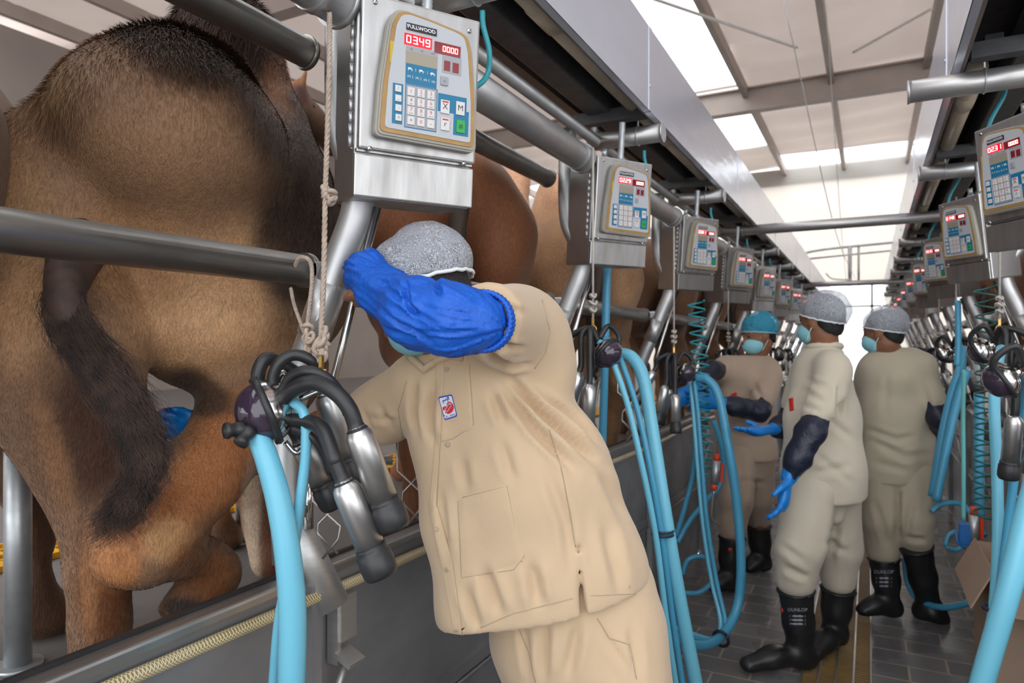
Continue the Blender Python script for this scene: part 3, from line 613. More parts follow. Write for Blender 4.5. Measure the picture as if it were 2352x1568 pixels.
M['coat'] = coat_mat('camel_coat'); M['hair'] = mat('dark_tail_hair', (.028, .018, .015), .7, var=.7, vscale=26, dark=(.12, .065, .045))
M['hoof'] = mat('toe_pad', (.05, .04, .03), .7)
M['eye'] = mat('dark_eye', (.01, .008, .006), .1)
HEAD = math.radians(38)
def to_world(org, hd, sc=1):
    f = Vector((-math.sin(hd), math.cos(hd), 0)); l = Vector((-math.cos(hd), -math.sin(hd), 0))
    return lambda x, y, z: Vector((org[0], org[1], PZ)) + sc * (f * x + l * y + Vector((0, 0, z)))
def hind(w, s, hock=(-.10, .62), foot=(.0, 0), r=1.):
    return chain([(w(.12, s * .17, 1.18), .19 * r), (w(.30, s * .21, .92), .13 * r), (w(.12, s * .19, .74), .085 * r), (w(hock[0], s * .17, hock[1]), .062 * r), (w(foot[0] - .02, s * .16, .36), .045 * r), (w(foot[0], s * .16, .12), .043 * r), (w(foot[0] + .06, s * .16, .04), .055 * r)]) + [ell(w(foot[0] + .07, s * .16, .045), (.10, .09, .045))]
def fore(w, s, x=1.18, dx=0., r=1.):
    return chain([(w(x, s * .2, 1.15), .13 * r), (w(x - .08, s * .17, .86), .10 * r), (w(x + dx * .5, s * .15, .64), .055 * r), (w(x + .02 + dx * .6, s * .15, .50), .058 * r), (w(x + dx, s * .15, .30), .040 * r), (w(x + dx, s * .15, .12), .040 * r), (w(x + .05 + dx, s * .15, .04), .055 * r)]) + [ell(w(x + .06 + dx, s * .15, .045), (.10, .09, .045))]
def trunk(w, R=1.):
    o = w(0, 0, 0); f = (w(1, 0, 0) - o).normalized(); l = (w(0, 1, 0) - o).normalized(); Rm = np.array([npv(f), npv(l), [0, 0, 1]]).T
    return [ell(w(.16, 0, 1.30), (.36, .27, .27), Rm), ell(w(.10, .15, 1.15), (.22, .16, .30), Rm), ell(w(.10, -.15, 1.15), (.22, .16, .30), Rm),
            ell(w(.70, 0, 1.22), (.60, .36, .40), Rm), ell(w(.45, 0, 1.25), (.5, .33, .33), Rm), ell(w(1.22, 0, 1.20), (.30, .25, .38), Rm), cone(w(.35, 0, 1.45), .12, w(1.1, 0, 1.50), .13), cone(w(.72, 0, 1.55), .24, w(.74, 0, 1.80), .12), ell(w(.72, 0, 1.70), (.30, .14, .22), Rm)], Rm
def neckhead(w, Rm, pts=None, hd=None):
    pts = pts or [(w(1.35, 0, 1.25), .20), (w(1.65, 0, 1.10), .14), (w(1.92, 0, 1.22), .11), (w(2.08, 0, 1.52), .09), (w(2.12, 0, 1.80), .085)]
    h, n = hd or (w(2.16, 0, 1.93), w(2.48, 0, 1.84)); h, n = Vector(h), Vector(n); q = (n - h).normalized(); s = q.cross(Vector((0, 0, 1))).normalized(); u = s.cross(q)
    P = chain(pts) + [cone(pts[-1][0], pts[-1][1], h, .085), cone(h, .095, h + (n - h) * .6, .062), cone(h + (n - h) * .6, .062, n, .055), ell(n - u * .03, (.05, .04, .045)), cone(h + s * .06 + u * .06, .02, h + s * .11 + u * .15 - q * .03, .012), cone(h - s * .06 + u * .06, .02, h - s * .11 + u * .15 - q * .03, .012), ell(h + q * .10 + u * .045, (.05, .075, .03))]
    return P, (h, q, s, u)
def zones(base, parts):
    """colour by body region, in the animal's own space"""
    def f(V):
        C = np.tile(np.array(base, float), (len(V), 1))
        for c, r, col, st in parts:
            q = (V - npv(c)) / npv(r if hasattr(r, '__len__') else (r, r, r)); k = np.exp(-(q * q).sum(1) ** 1.5) * st; C = C * (1 - k[:, None]) + k[:, None] * np.array(col)
        return C
    return f
TAN = (.34, .19, .085); RUST = (.30, .115, .035); DK = (.060, .033, .022); BRN = (.17, .085, .04); PALE = (.50, .32, .18); CHEST = (.16, .062, .026)
def finish_camel(root_label, prims, colf, h, eyes=None, group='camels standing in the left stalls', tail=None, name='camel', amp=.004, warpf=None, k=.07):
    V, Q = sdf_mesh(prims, k, h); V = relax(V, Q, 2); N = vnormals(V, Q)
    if warpf: V = warpf(V, N)
    V = add_noise(V, N, amp, 5); N = vnormals(V, Q)
    o = body_obj(name, V, Q, M['coat'], None, colf(V) * 1.3); tag(o, root_label, 'camel', group)
    if eyes:
        h0, q, s, u = eyes
        for e in (-1, 1):
            b = MB(); c = h0 + q * .09 + u * .035 + s * .072 * e; b.lathe([(0, .017), (.010, .014), (.016, .006), (.016, -.01)], c, s * e, 12); b.build('eye', M['eye'], o)
    return o, V, N, Q
def strands(name, curves, parent, m, r0=.0012, kind=None):
    """many tapering hairs in one mesh; curves: list of point lists"""
    V = []; Fc = []; b0 = 0
    for pts in curves:
        n = len(pts)
        for i, p in enumerate(pts):
            t = (Vector(pts[min(i + 1, n - 1)]) - Vector(pts[max(i - 1, 0)])); t.normalize() if t.length > 0 else None
            s = t.cross(FWD); s = s.normalized() if s.length > 1e-6 else RIGHT; f = t.cross(s); r = r0 * (1 - .85 * i / (n - 1))
            V += [Vector(p) + s * r, Vector(p) - s * r * .5 + f * r * .87, Vector(p) - s * r * .5 - f * r * .87]
        for i in range(n - 1):
            for j in range(3): Fc.append((b0 + i * 3 + j, b0 + i * 3 + (j + 1) % 3, b0 + i * 3 + 3 + (j + 1) % 3, b0 + i * 3 + 3 + j))
        b0 += 3 * n
    o = body_obj(name, np.array([tuple(v) for v in V]), np.array(Fc), m, parent)
    if kind: o['kind'] = kind
    return o
G_ = 1.4
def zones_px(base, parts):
    """coat markings and other tone patches coloured on the visible side: ellipses (u, v, ru, rv, tilt, colour, strength)"""
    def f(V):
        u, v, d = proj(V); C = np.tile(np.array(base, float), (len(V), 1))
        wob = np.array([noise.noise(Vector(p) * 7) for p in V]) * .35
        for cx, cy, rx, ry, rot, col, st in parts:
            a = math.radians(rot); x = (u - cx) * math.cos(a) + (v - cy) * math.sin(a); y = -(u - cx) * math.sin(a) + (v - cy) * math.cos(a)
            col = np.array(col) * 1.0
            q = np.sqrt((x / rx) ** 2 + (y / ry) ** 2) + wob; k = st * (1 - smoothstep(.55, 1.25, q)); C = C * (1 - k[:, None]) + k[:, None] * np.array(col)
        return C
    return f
# --- the near camel, seen from behind, its right hind leg lifted
w = to_world((-1.42, 1.0), HEAD); T, Rm = trunk(w)
P1 = [ell(w(.20, 0.02, 1.30), (.38, .27, .24), Rm), ell(w(.70, 0, 1.24), (.55, .34, .38), Rm), ell(w(1.22, 0, 1.20), (.30, .25, .38), Rm), cone(w(.30, 0, 1.42), .13, w(1.1, 0, 1.50), .13), cone(w(.66, 0, 1.55), .24, w(.68, 0, 1.80), .12), ell(w(.66, 0, 1.68), (.28, .15, .24), Rm),
      cone(w(.06, 0, 1.42), .10, w(.35, 0, 1.52), .12), ell(A(90, 520, 1.52), (.13, .15, .26), Rm), ell(A(100, 760, 1.50), (.16, .16, .22), Rm)]
nk, ey = neckhead(w, Rm, [(w(1.35, 0, 1.25), .20), (w(1.62, .0, 1.2), .15), (w(1.80, .0, 1.42), .12), (w(1.92, .02, 1.75), .10), (w(1.96, .02, 1.98), .085)], (w(2.0, .0, 2.04), w(2.22, -.22, 1.92)))
P1 += nk + [ell(A(430, 520, 1.82), (.27, .22, .25), Rm), ell(A(500, 740, 1.84), (.26, .22, .19), Rm), ell(A(640, 620, 2.15), (.3, .24, .3), Rm)]
# standing left hind leg
P1 += chain([(A(140, 800, 1.50), .17), (A(175, 960, 1.52), .125), (A(205, 1090, 1.52), .088), (A(228, 1200, 1.51), .062), (A(230, 1320, 1.50), .050), (A(230, 1440, 1.50), .047), (A(230, 1560, 1.48), .046), (A(225, 1610, 1.50), .055)]) + [ell(A(225, 1620, 1.49), (.09, .09, .05))]
# lifted right hind leg
P1 += chain([(A(620, 840, 1.92), .16), (A(560, 975, 1.74), .105), (A(455, 1100, 1.58), .084), (A(370, 1205, 1.46), .068), (A(315, 1265, 1.42), .054), (A(264, 1285, 1.39), .036)])
P1 += chain([(A(335, 1250, 1.45), .060), (A(405, 1268, 1.53), .040), (A(475, 1288, 1.63), .036), (A(498, 1320, 1.65), .040), (A(452, 1362, 1.62), .031)]) + [ell(A(425, 1392, 1.60), (.048, .055, .028))]
P1 += fore(w, 1, 1.2, -.05)
P1 += chain([(w(1.2, -.2, 1.12), .14), (w(1.05, -.17, .86), .105), (A(575, 1100, 2.35), .058), (A(600, 1200, 2.38), .048), (A(615, 1260, 2.38), .045), (A(620, 1290, 2.36), .055)])
U_, M_, T_ = (.18, .100, .058), (.265, .150, .082), (.48, .28, .145)
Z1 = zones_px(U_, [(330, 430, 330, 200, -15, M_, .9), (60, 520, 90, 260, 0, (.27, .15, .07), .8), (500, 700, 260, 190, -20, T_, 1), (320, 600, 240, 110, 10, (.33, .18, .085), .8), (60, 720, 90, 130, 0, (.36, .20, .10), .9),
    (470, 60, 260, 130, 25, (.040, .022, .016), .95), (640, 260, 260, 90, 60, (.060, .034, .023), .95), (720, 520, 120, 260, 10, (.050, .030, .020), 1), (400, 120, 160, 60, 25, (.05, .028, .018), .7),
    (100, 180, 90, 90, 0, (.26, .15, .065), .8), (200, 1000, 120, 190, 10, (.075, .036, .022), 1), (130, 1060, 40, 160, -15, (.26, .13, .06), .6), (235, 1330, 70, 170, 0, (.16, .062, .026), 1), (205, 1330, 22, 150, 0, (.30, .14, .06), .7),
    (500, 1060, 200, 110, -48, (.36, .145, .055), 1), (450, 900, 90, 50, 20, (.07, .04, .026), .95), (330, 1200, 90, 60, -45, (.26, .095, .034), .9), (265, 1290, 60, 60, 0, (.34, .145, .055), 1), (390, 1240, 70, 50, 0, (.42, .23, .10), .8),  # crotch patch far darker than the tan flank above it
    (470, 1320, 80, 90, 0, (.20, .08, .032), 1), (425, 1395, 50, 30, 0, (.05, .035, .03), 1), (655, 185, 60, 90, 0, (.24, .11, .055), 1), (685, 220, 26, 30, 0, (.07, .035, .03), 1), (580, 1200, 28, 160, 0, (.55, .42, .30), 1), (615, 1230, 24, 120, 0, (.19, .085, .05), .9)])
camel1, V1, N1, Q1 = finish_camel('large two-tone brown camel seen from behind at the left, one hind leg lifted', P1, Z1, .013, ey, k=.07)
tp = [A(185, 560, 1.47), A(165, 610, 1.38), A(150, 680, 1.29), A(175, 760, 1.27), A(245, 850, 1.26), (A(310, 950, 1.26)), A(340, 1020, 1.26)]
b = MB(); b.tube(spline(tp, 6), np.interp(np.linspace(0, 1, 37), [0, .3, .6, 1], [.06, .036, .026, .014]), 14); tl = b.build('tail', M['hair'], camel1)
C = []
path = spline([A(160, 625, 1.35), A(142, 680, 1.28), A(165, 755, 1.25), A(240, 860, 1.24), A(300, 960, 1.24), A(330, 1050, 1.24), A(310, 1120, 1.25), A(275, 1180, 1.26), A(245, 1225, 1.27)], 8)
rng = random.Random(3); npth = len(path)
for i in range(3600):
    s0 = int(rng.random() ** .9 * (npth - 22)); ln = rng.randint(14, 30); e = min(npth - 1, s0 + ln)
    a = rng.uniform(0, 6.28); rr = .026 * math.sqrt(rng.random()) + .008; off = RIGHT * math.cos(a) * rr + UP * math.sin(a) * rr * .6 + FWD * math.sin(a) * rr * .6
    wv = RIGHT * (rng.gauss(.006, .018)) + UP * rng.uniform(-.015, .015); ph = rng.uniform(0, 6.28); pts = []
    for j in range(s0, e + 1, 2):
        t = (j - s0) / max(1, e - s0); tp_ = 1 - .3 * (j / npth)
        pts.append(path[j] + off * tp_ * (1 + .5 * t) + wv * t * t + RIGHT * .013 * math.sin(j * .6 + ph) * t)
    if len(pts) > 2: C.append(pts)
strands('tail_hair', C, tl, M['hair'], .0010, 'stuff')
# short fur over the visible coat, longer and tousled along the back
def fur(V, N, Q, parent, n, col_f, seed, lenf, sel):
    r = np.random.RandomState(seed); c = V[Q].mean(1); nn = N[Q].mean(1); ok = np.where(sel(c, nn))[0]
    ar = np.linalg.norm(np.cross(V[Q[ok, 2]] - V[Q[ok, 0]], V[Q[ok, 3]] - V[Q[ok, 1]]), axis=1); pk = ok[r.choice(len(ok), n, p=ar / ar.sum())]
    a, b_ = r.rand(n, 1), r.rand(n, 1); P = (V[Q[pk, 0]] * (1 - a) + V[Q[pk, 1]] * a) * (1 - b_) + (V[Q[pk, 3]] * (1 - a) + V[Q[pk, 2]] * a) * b_; nn = nn[pk]; nn /= np.linalg.norm(nn, axis=1, keepdims=True)
    u, v, d = proj(P); L_ = lenf(u, v) * (.6 + .8 * r.rand(n))
    back = -npv(w(1, 0, 0) - w(0, 0, 0)) * .35 + np.array([0, 0, -1.]) + .25 * r.randn(n, 3) + .5 * np.stack([np.sin(P[:, 2] * 5 + P[:, 1] * 3), np.cos(P[:, 0] * 6), np.sin(P[:, 1] * 7)], 1) * .5
    t = back - nn * (back * nn).sum(1, keepdims=True); t /= np.linalg.norm(t, axis=1, keepdims=True) + 1e-9; lift = .30 + .5 * (L_ > .02) * r.rand(n)
    s = np.cross(nn, t); wd = (.0007 + .0004 * r.rand(n))[:, None]; L1 = L_[:, None]; lf = lift[:, None]
    p0 = P - s * wd - nn * .001; p1 = P + s * wd - nn * .001; m = P + (t * .55 + nn * lf * .45) * L1; p2 = m + s * wd * .7; p3 = m - s * wd * .7; e = P + (t * 1.0 + nn * lf * .55) * L1; p4 = e + s * wd * .15; p5 = e - s * wd * .15
    VV = np.stack([p0, p1, p2, p3, p4, p5], 1).reshape(-1, 3); k = np.arange(n)[:, None] * 6; FF = np.concatenate([k + np.array([[0, 1, 2, 3]]), k + np.array([[3, 2, 4, 5]])], 0)
    C = col_f(P) * 1.3 * (.70 + .62 * r.rand(n, 1)); C = np.repeat(C[:, None], 6, 1).reshape(-1, 3)
    o = body_obj('coat_hair', VV, FF, M['fur'], parent, C); o['kind'] = 'stuff'; return o
M['fur'] = mat('fur_strands', (.3, .2, .1), .6, 0, vcol='coat', spec=.2)
facing = lambda c, nn: ((c - np.array([0, 0, EYE])) * nn).sum(1) < .25
def flen(u, v):
    k = np.clip(1.1 - np.hypot((u - 480) / 330, (v - 20) / 200), 0, 1); k2 = np.clip(1 - np.hypot((u - 110) / 140, (v - 220) / 160), 0, 1)
    return .009 + .045 * k + .022 * k2 + .010 * np.clip(1 - np.hypot((u - 730) / 160, (v - 500) / 300), 0, 1)
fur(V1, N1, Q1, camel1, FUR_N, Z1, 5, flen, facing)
# --- the other camels
def simple_camel(org, hd, lab, base, dark, sc=1., h=.022, raise_neck=0., legs=(0, 0), group='camels standing in the left stalls', patch=None):
    w = to_world(org, hd, sc); T, Rm = trunk(w); P = T + hind(w, 1, hock=(-.12, .62)) + hind(w, -1, hock=(-.06, .60), foot=(.10, 0)) + fore(w, 1) + fore(w, -1, dx=legs[0])
    rn = raise_neck; nk, ey = neckhead(w, Rm, [(w(1.35, 0, 1.25), .20), (w(1.65, 0, 1.12 + rn * .3), .14), (w(1.90, 0, 1.28 + rn * .6), .11), (w(2.04, 0, 1.6 + rn), .09), (w(2.08, 0, 1.86 + rn), .085)], (w(2.12, 0, 1.95 + rn), w(2.44, .05, 1.86 + rn)))
    pz = [(w(.7, 0, 1.85), (.8, .8, .22), dark, .9), (w(0, 0, .3), (.6, .6, .45), [c * .6 for c in base], .8), (w(.0, 0, 1.0), (.12, .12, .3), [c * .3 for c in base], .9)] + (patch(w) if patch else [])  # back and lower hind legs recoloured, much darker between the thighs
    o, V, N, Q = finish_camel(lab, P + nk, zones(base, pz), h * sc, ey, group)
    tp = spline([w(-.10, 0, 1.38), w(-.22, .0, 1.25), w(-.20, .03, 1.0), w(-.18, .02, .78)], 6); b = MB(); b.tube(tp, np.linspace(.045, .018, len(tp)), 10); tl = b.build('tail', M['coat_dark'], o)
    C = []; rg = random.Random(int(org[1] * 100))
    for i in range(320):
        a = rg.uniform(0, 6.28); r = .03 * rg.random() ** .5 + .01; f = Vector((math.cos(a) * r, math.sin(a) * r, 0)); z = rg.uniform(.85, 1.2)
        C.append([w(-.20, .02, z) + f, w(-.19, .02, z - .12) + f * 1.3, w(-.18, .02, z - .28) + f * .9, w(-.17, .03, z - .42 + rg.uniform(-.05, .05)) + f * .4])
    strands('tail_hair', C, tl, M['hair'], .0016, 'stuff'); return o
M['coat_dark'] = mat('dark_coat', (.06, .035, .022), .6, 0, .4, 80, .4, 10)
RB = (.19, .070, .030); LB = (.30, .165, .085); PE = (.52, .29, .17)
simple_camel((-1.27, -.15), HEAD, 'dark brown camel at the left edge, only its shoulder and front leg showing', (.10, .05, .03), DK, .95, raise_neck=-.6, legs=(.30, 0))
camel2 = simple_camel((-1.50, 2.36), HEAD, 'glossy reddish-brown camel standing behind the leaning worker in front', RB, (.13, .05, .024), 1.07, .018)
simple_camel((-1.40, 3.60), HEAD, 'light brown camel with a pale raised head, behind the second control box', LB, PE, 1.0, .02, .30, patch=lambda w: [(w(2.1, 0, 2.0), (.5, .5, .6), PE, 1)])
simple_camel((-1.38, 4.90), HEAD, 'dark curly-haired camel, fourth along the left stalls', (.15, .075, .042), (.07, .04, .03), 1.02)
simple_camel((-1.38, 6.18), HEAD, 'brown camel behind the blue-capped worker, fifth along the left stalls', (.20, .10, .05), DK)
simple_camel((-1.38, 7.5), HEAD, 'brown camel sixth along the left stalls, mostly hidden by hoses', (.24, .13, .07), DK)
simple_camel((1.05, 3.75), -HEAD, 'reddish-brown camel nearest in the right stalls, behind the hanging clusters', (.20, .08, .035), DK, group='camels standing in the right stalls')
simple_camel((1.05, 5.05), -HEAD, 'brown camel second in the right stalls', (.17, .08, .04), DK, group='camels standing in the right stalls')
simple_camel((1.05, 7.7), -HEAD, 'dim brown camel far along the right stalls', (.15, .07, .035), DK, group='camels standing in the right stalls')
# ---------------------------------------------------------------- people
from mathutils.bvhtree import BVHTree
def cloth_mat(name, col, rough=.8, var=.12, wsc=900, bump=.25, sheen=.3):
    m = mat(name, col, rough, 0, var=var, vscale=5, dark=[c * .8 for c in col], spec=.2); nt = m.node_tree; N = nt.nodes; L = nt.links; b = N['Principled BSDF']; b.inputs['Sheen Weight'].default_value = sheen
    n = N.new('ShaderNodeTexNoise'); n.inputs['Scale'].default_value = wsc; L.new(N['Texture Coordinate'].outputs['Object'], n.inputs[0])
    n2 = N.new('ShaderNodeTexNoise'); n2.inputs['Scale'].default_value = 14; n2.inputs['Detail'].default_value = 4; L.new(N['Texture Coordinate'].outputs['Object'], n2.inputs[0])
    bp = N.new('ShaderNodeBump'); bp.inputs['Strength'].default_value = bump; bp.inputs['Distance'].default_value = .001; L.new(n.outputs[0], bp.inputs['Height'])
    b2 = N.new('ShaderNodeBump'); b2.inputs['Strength'].default_value = .25; b2.inputs['Distance'].default_value = .012; L.new(n2.outputs[0], b2.inputs['Height']); L.new(bp.outputs[0], b2.inputs['Normal']); L.new(b2.outputs[0], b.inputs['Normal']); return m
M['khaki'] = cloth_mat('khaki_cotton', (.60, .44, .285)); M['khaki_b'] = cloth_mat('washed_khaki_cotton', (.60, .53, .42)); M['khaki_c'] = cloth_mat('drab_khaki_cotton', (.45, .39, .29)); M['khaki_d'] = cloth_mat('pinkish_khaki_cotton', (.44, .33, .25))
M['seam'] = mat('seam_thread', (.42, .33, .22), .8)
M['bluepe'] = mat('crinkled_blue_sleeve', (.008, .11, .56), .5, 0, .7, 90, .3, 20, (1, 1, 1), dark=(.004, .05, .32), dist=.003, spec=.4)
M['navy'] = mat('navy_sleeve', (.012, .016, .035), .42, 0, .8, 60, .3, 20, None, dark=(.02, .025, .05), dist=.004)
M['glove'] = mat('blue_nitrile', (.004, .20, .62), .38, 0, .3, 60, dist=.002)
M['skin'] = mat('brown_skin', (.30, .135, .075), .5, 0, .1, 80, .25, 12, None, dark=(.20, .085, .05), sub=.08)
M['blackhair'] = mat('black_hair', (.012, .010, .010), .6, 0, 1., 160, dist=.006)
M['mask'] = mat('pale_blue_mask', (.30, .66, .74), .8, 0, .3, 200, .2, 20, None, dark=(.2, .55, .66)); M['mask_white'] = mat('mask_white_edge', (.75, .8, .82), .8)
M['boot'] = mat('black_boot_rubber', (.014, .014, .015), .38, 0, .15, 60, .3, 12, None, dark=(.03, .03, .03)); M['boot_red'] = mat('boot_red_mark', (.6, .03, .02), .4); M['boot_print'] = mat('boot_grey_print', (.30, .32, .36), .5)
M['hivis'] = mat('lime_sock_band', (.55, .75, .05), .6)
def net_mat(name, col, dens, sc):
    m = bpy.data.materials.new(name); m.use_nodes = True; nt = m.node_tree; N = nt.nodes; L = nt.links; b = N['Principled BSDF']; b.inputs['Base Color'].default_value = (*col, 1); b.inputs['Roughness'].default_value = .7
    tc = N.new('ShaderNodeTexCoord'); ds = N.new('ShaderNodeTexNoise'); ds.inputs['Scale'].default_value = 9; ds.inputs['Detail'].default_value = 3; mixv = N.new('ShaderNodeMix'); mixv.data_type = 'VECTOR'; mixv.inputs[0].default_value = .22; L.new(tc.outputs['Object'], ds.inputs[0]); L.new(tc.outputs['Object'], mixv.inputs[4]); L.new(ds.outputs['Color'], mixv.inputs[5])
    v = N.new('ShaderNodeTexVoronoi'); v.feature = 'DISTANCE_TO_EDGE'; v.inputs['Scale'].default_value = sc; mp = N.new('ShaderNodeMapping'); mp.inputs['Scale'].default_value = (1, 1, 2.2); L.new(mixv.outputs[1], mp.inputs[0]); L.new(mp.outputs[0], v.inputs[0])
    r = N.new('ShaderNodeMapRange'); r.inputs[1].default_value = .02; r.inputs[2].default_value = .16; r.inputs[3].default_value = 1; r.inputs[4].default_value = dens; L.new(v.outputs['Distance'], r.inputs[0])
    t = N.new('ShaderNodeBsdfTransparent'); mx = N.new('ShaderNodeMixShader'); L.new(r.outputs[0], mx.inputs[0]); L.new(t.outputs[0], mx.inputs[1]); L.new(b.outputs[0], mx.inputs[2]); L.new(mx.outputs[0], N['Material Output'].inputs[0]); return m
M['net'] = net_mat('white_hair_net', (.50, .52, .57), .30, 230); M['net_blue'] = net_mat('blue_hair_net', (.05, .40, .60), .40, 200)
def sculpt(name, prims, m, parent=None, k=.03, h=.012, cut=(), sub=(), strokes=(), amp=0., nsc=8, st=(1, 1, 1), rel=2, seed=0., post=None, warp=None):
    V, Q = sdf_mesh(prims, k, h, cut, sub, warp=warp); V = relax(V, Q, rel); N = vnormals(V, Q)
    if amp: V = add_noise(V, N, amp, nsc, st, seed); N = vnormals(V, Q)
    if strokes: V = relax(folds(V, N, strokes), Q, 1)
    if post: V = post(V, vnormals(V, Q))
    o = body_obj(name, V, Q, m, parent); o['_'] = 0; del o['_']; return o, V, Q
class Surf:
    def __init__(s, V, Q): s.t = BVHTree.FromPolygons([tuple(v) for v in V], [tuple(q) for q in Q])
    def at(s, u, v, off=.001, fb=1.4):
        o = Vector((0, 0, EYE)); d = (A(u, v, 1) - o).normalized(); l, n, i, ds = s.t.ray_cast(o, d)
        if l is None:
            l, n, i, ds = s.t.find_nearest(A(u, v, fb)); return l + n * off, n
        if n.dot(d) > 0: n = -n
        return l + n * off, n
    def line(s, mb, pts, r, mi=0, n=10, off=.0006):
        P = [s.at(*(a[0] + (b[0] - a[0]) * k / n, a[1] + (b[1] - a[1]) * k / n), off)[0] for a, b in zip(pts[:-1], pts[1:]) for k in range(n)] + [s.at(*pts[-1], off)[0]]
        mb.tube(P, r, 6, mi)
    def patch(s, mb, q4, off, mi=0, n=16):
        """raised patch over the quad q4 = (tl, tr, br, bl)"""
        V = []; q = [np.array(p, float) for p in q4]
        for j in range(n + 1):
            for i in range(n + 1):
                a, b_ = i / n, j / n; p = (q[0] * (1 - a) + q[1] * a) * (1 - b_) + (q[3] * (1 - a) + q[2] * a) * b_; e = 0 if i in (0, n) or j in (0, n) else off; V.append(s.at(p[0], p[1], e + .0002)[0])
        mb.add(V, [(j * (n + 1) + i, j * (n + 1) + i + 1, (j + 1) * (n + 1) + i + 1, (j + 1) * (n + 1) + i) for j in range(n) for i in range(n)], mi)
def hand_prims(wr, direction, palmn, r=1., curl=.5, spread=.18, thumb=1, L=.185):
    """palm and five fingers; direction = wrist to knuckles, palmn = palm normal, thumb = side"""
    f = Vector(direction).normalized(); n = Vector(palmn); n = (n - f * n.dot(f)).normalized(); s = f.cross(n) * thumb; wr = Vector(wr); L *= r; P = []
    P.append(cone(wr, .030 * r, wr + f * L * .45, .043 * r, (n, .5)))
    for i, (off, ln) in enumerate(((.030, .40), (.010, .44), (-.010, .41), (-.029, .32))):
        b = wr + f * L * .47 + s * off * r; d = (f + s * off * spread * 12).normalized(); c = curl * (1 + .12 * i); p = b; rr = .0105 * r; seg_ = L * ln / 3
        for j in range(3):
            a = c * (j + .5) * .8; q = p + (d * math.cos(a) + n * math.sin(a)) * seg_; P.append(cone(p, rr, q, rr * .93)); p = q; rr *= .92
    tb = wr + f * L * .12 + s * .026 * r; t1 = tb + (f * .6 + s * .75 + n * .3).normalized() * L * .22; t2 = t1 + (f * .85 + s * .35 + n * .45).normalized() * L * .19
    P += [cone(tb, .014 * r, t1, .0115 * r), cone(t1, .0115 * r, t2, .009 * r)]; return P
def head_prims(c, face, up=(0, 0, 1), r=1.):
    """skull, jaw, nose, brow, ears; c = centre, face = facing direction"""
    f = Vector(face).normalized(); u = Vector(up); u = (u - f * u.dot(f)).normalized(); s = f.cross(u); c = Vector(c); R = np.array([npv(f), npv(s), npv(u)]).T
    p = lambda a, b_, d: c + (f * a + s * b_ + u * d) * r
    P = [ell(p(-.01, 0, .03), (.098 * r, .078 * r, .090 * r), R), ell(p(.02, 0, -.035), (.072 * r, .064 * r, .085 * r), R), ell(p(.055, 0, -.085), (.032 * r, .034 * r, .026 * r), R), cone(p(.082, 0, .01), .010 * r, p(.108, 0, -.032), .015 * r),
         ell(p(.07, .032, .022), (.022 * r, .026 * r, .010 * r), R), ell(p(.07, -.032, .022), (.022 * r, .026 * r, .010 * r), R), ell(p(.078, 0, -.062), (.016 * r, .026 * r, .009 * r), R),
         ell(p(-.005, .078, -.01), (.020 * r, .009 * r, .031 * r), R), ell(p(-.005, -.078, -.01), (.020 * r, .009 * r, .031 * r), R)]
    return P, p, R
def head_extras(root, c, face, up, r, netm, mask=True, hairdown=True, net_tilt=.0, bulge=1.):
    P, p, R = head_prims(c, face, up, r); f = (p(1, 0, 0) - p(0, 0, 0)).normalized(); u = (p(0, 0, 1) - p(0, 0, 0)).normalized(); s = (p(0, 1, 0) - p(0, 0, 0)).normalized()
    hz, Vh, Qh = sculpt('hair', [ell(p(-.014, 0, .036), (.102 * r, .083 * r, .090 * r), R), ell(p(-.05, 0, -.02), (.052 * r, .070 * r, .075 * r), R)], M['blackhair'], root, .02, .008, cut=[half(p(.03, 0, .03), u * -1 + f * .95)], amp=.003, nsc=40)
    V, Q = sdf_mesh([ell(p(-.022, 0, .045), (.118 * r * bulge, .096 * r * bulge, .098 * r * bulge), R)], .01, .007, cut=[half(p(0, 0, .012 - net_tilt), u * -1 + f * .28)])
    N = vnormals(V, Q); V = add_noise(V, N, .006, 16, (1, 1, 1)); V = add_noise(V, vnormals(V, Q), .0025, 45); o = body_obj('hair_net', V, Q, netm, root)
    lab = None
    # gathered elastic edge
    E = []; 
    for i in range(41):
        a = 2 * math.pi * i / 40; lo_, hi_ = 0., 1.2
        for _ in range(20):
            q_ = (lo_ + hi_) / 2; dx, dy = math.cos(a) * .118 * r * bulge * q_, math.sin(a) * .096 * r * bulge * q_; x = dx - .022 * r; y = dy; z = .012 * r - net_tilt + x * .28
            if q_ * q_ + ((z - .045 * r) / (.098 * r * bulge)) ** 2 < 1: lo_ = q_
            else: hi_ = q_
        E.append(p(0, 0, 0) + f * x + s * y + u * (z + .002 * math.sin(a * 23)))
    b = MB(); b.tube(E, .0042 * r, 6); b.build('elastic_edge', M['mask_white'] if netm is M['net'] else M['mask'], o)
    for sd in (-1, 1):
        b = MB(); c2 = p(.083, .031 * sd, .004); b.lathe([(0, .006), (.006, .0045), (.010, -.002)], c2, f, 12); b.build('eye', [mat('eye_white', (.7, .66, .6), .2)] if False else M['blackhair'], root)
    if mask:
        mk, _, _ = sculpt('face_mask', [ell(p(.040, 0, -.055), (.078 * r, .067 * r, .060 * r), R)], M['mask'], root, .01, .007, cut=[half(p(.012, 0, -.055), -f - u * .15), half(p(.06, 0, -.012), u + f * -.15)])
        b = MB()
        for sd in (-1, 1):
            for z0, z1 in ((-.015, .015), (-.095, -.035)): b.tube(spline([p(.03, .066 * sd, z0), p(.012, .078 * sd, (z0 + z1) / 2), p(-.01, .086 * sd, z1)], 4), .0022, 6)
        b.build('ear_loop', M['mask_white'], mk)
    return P
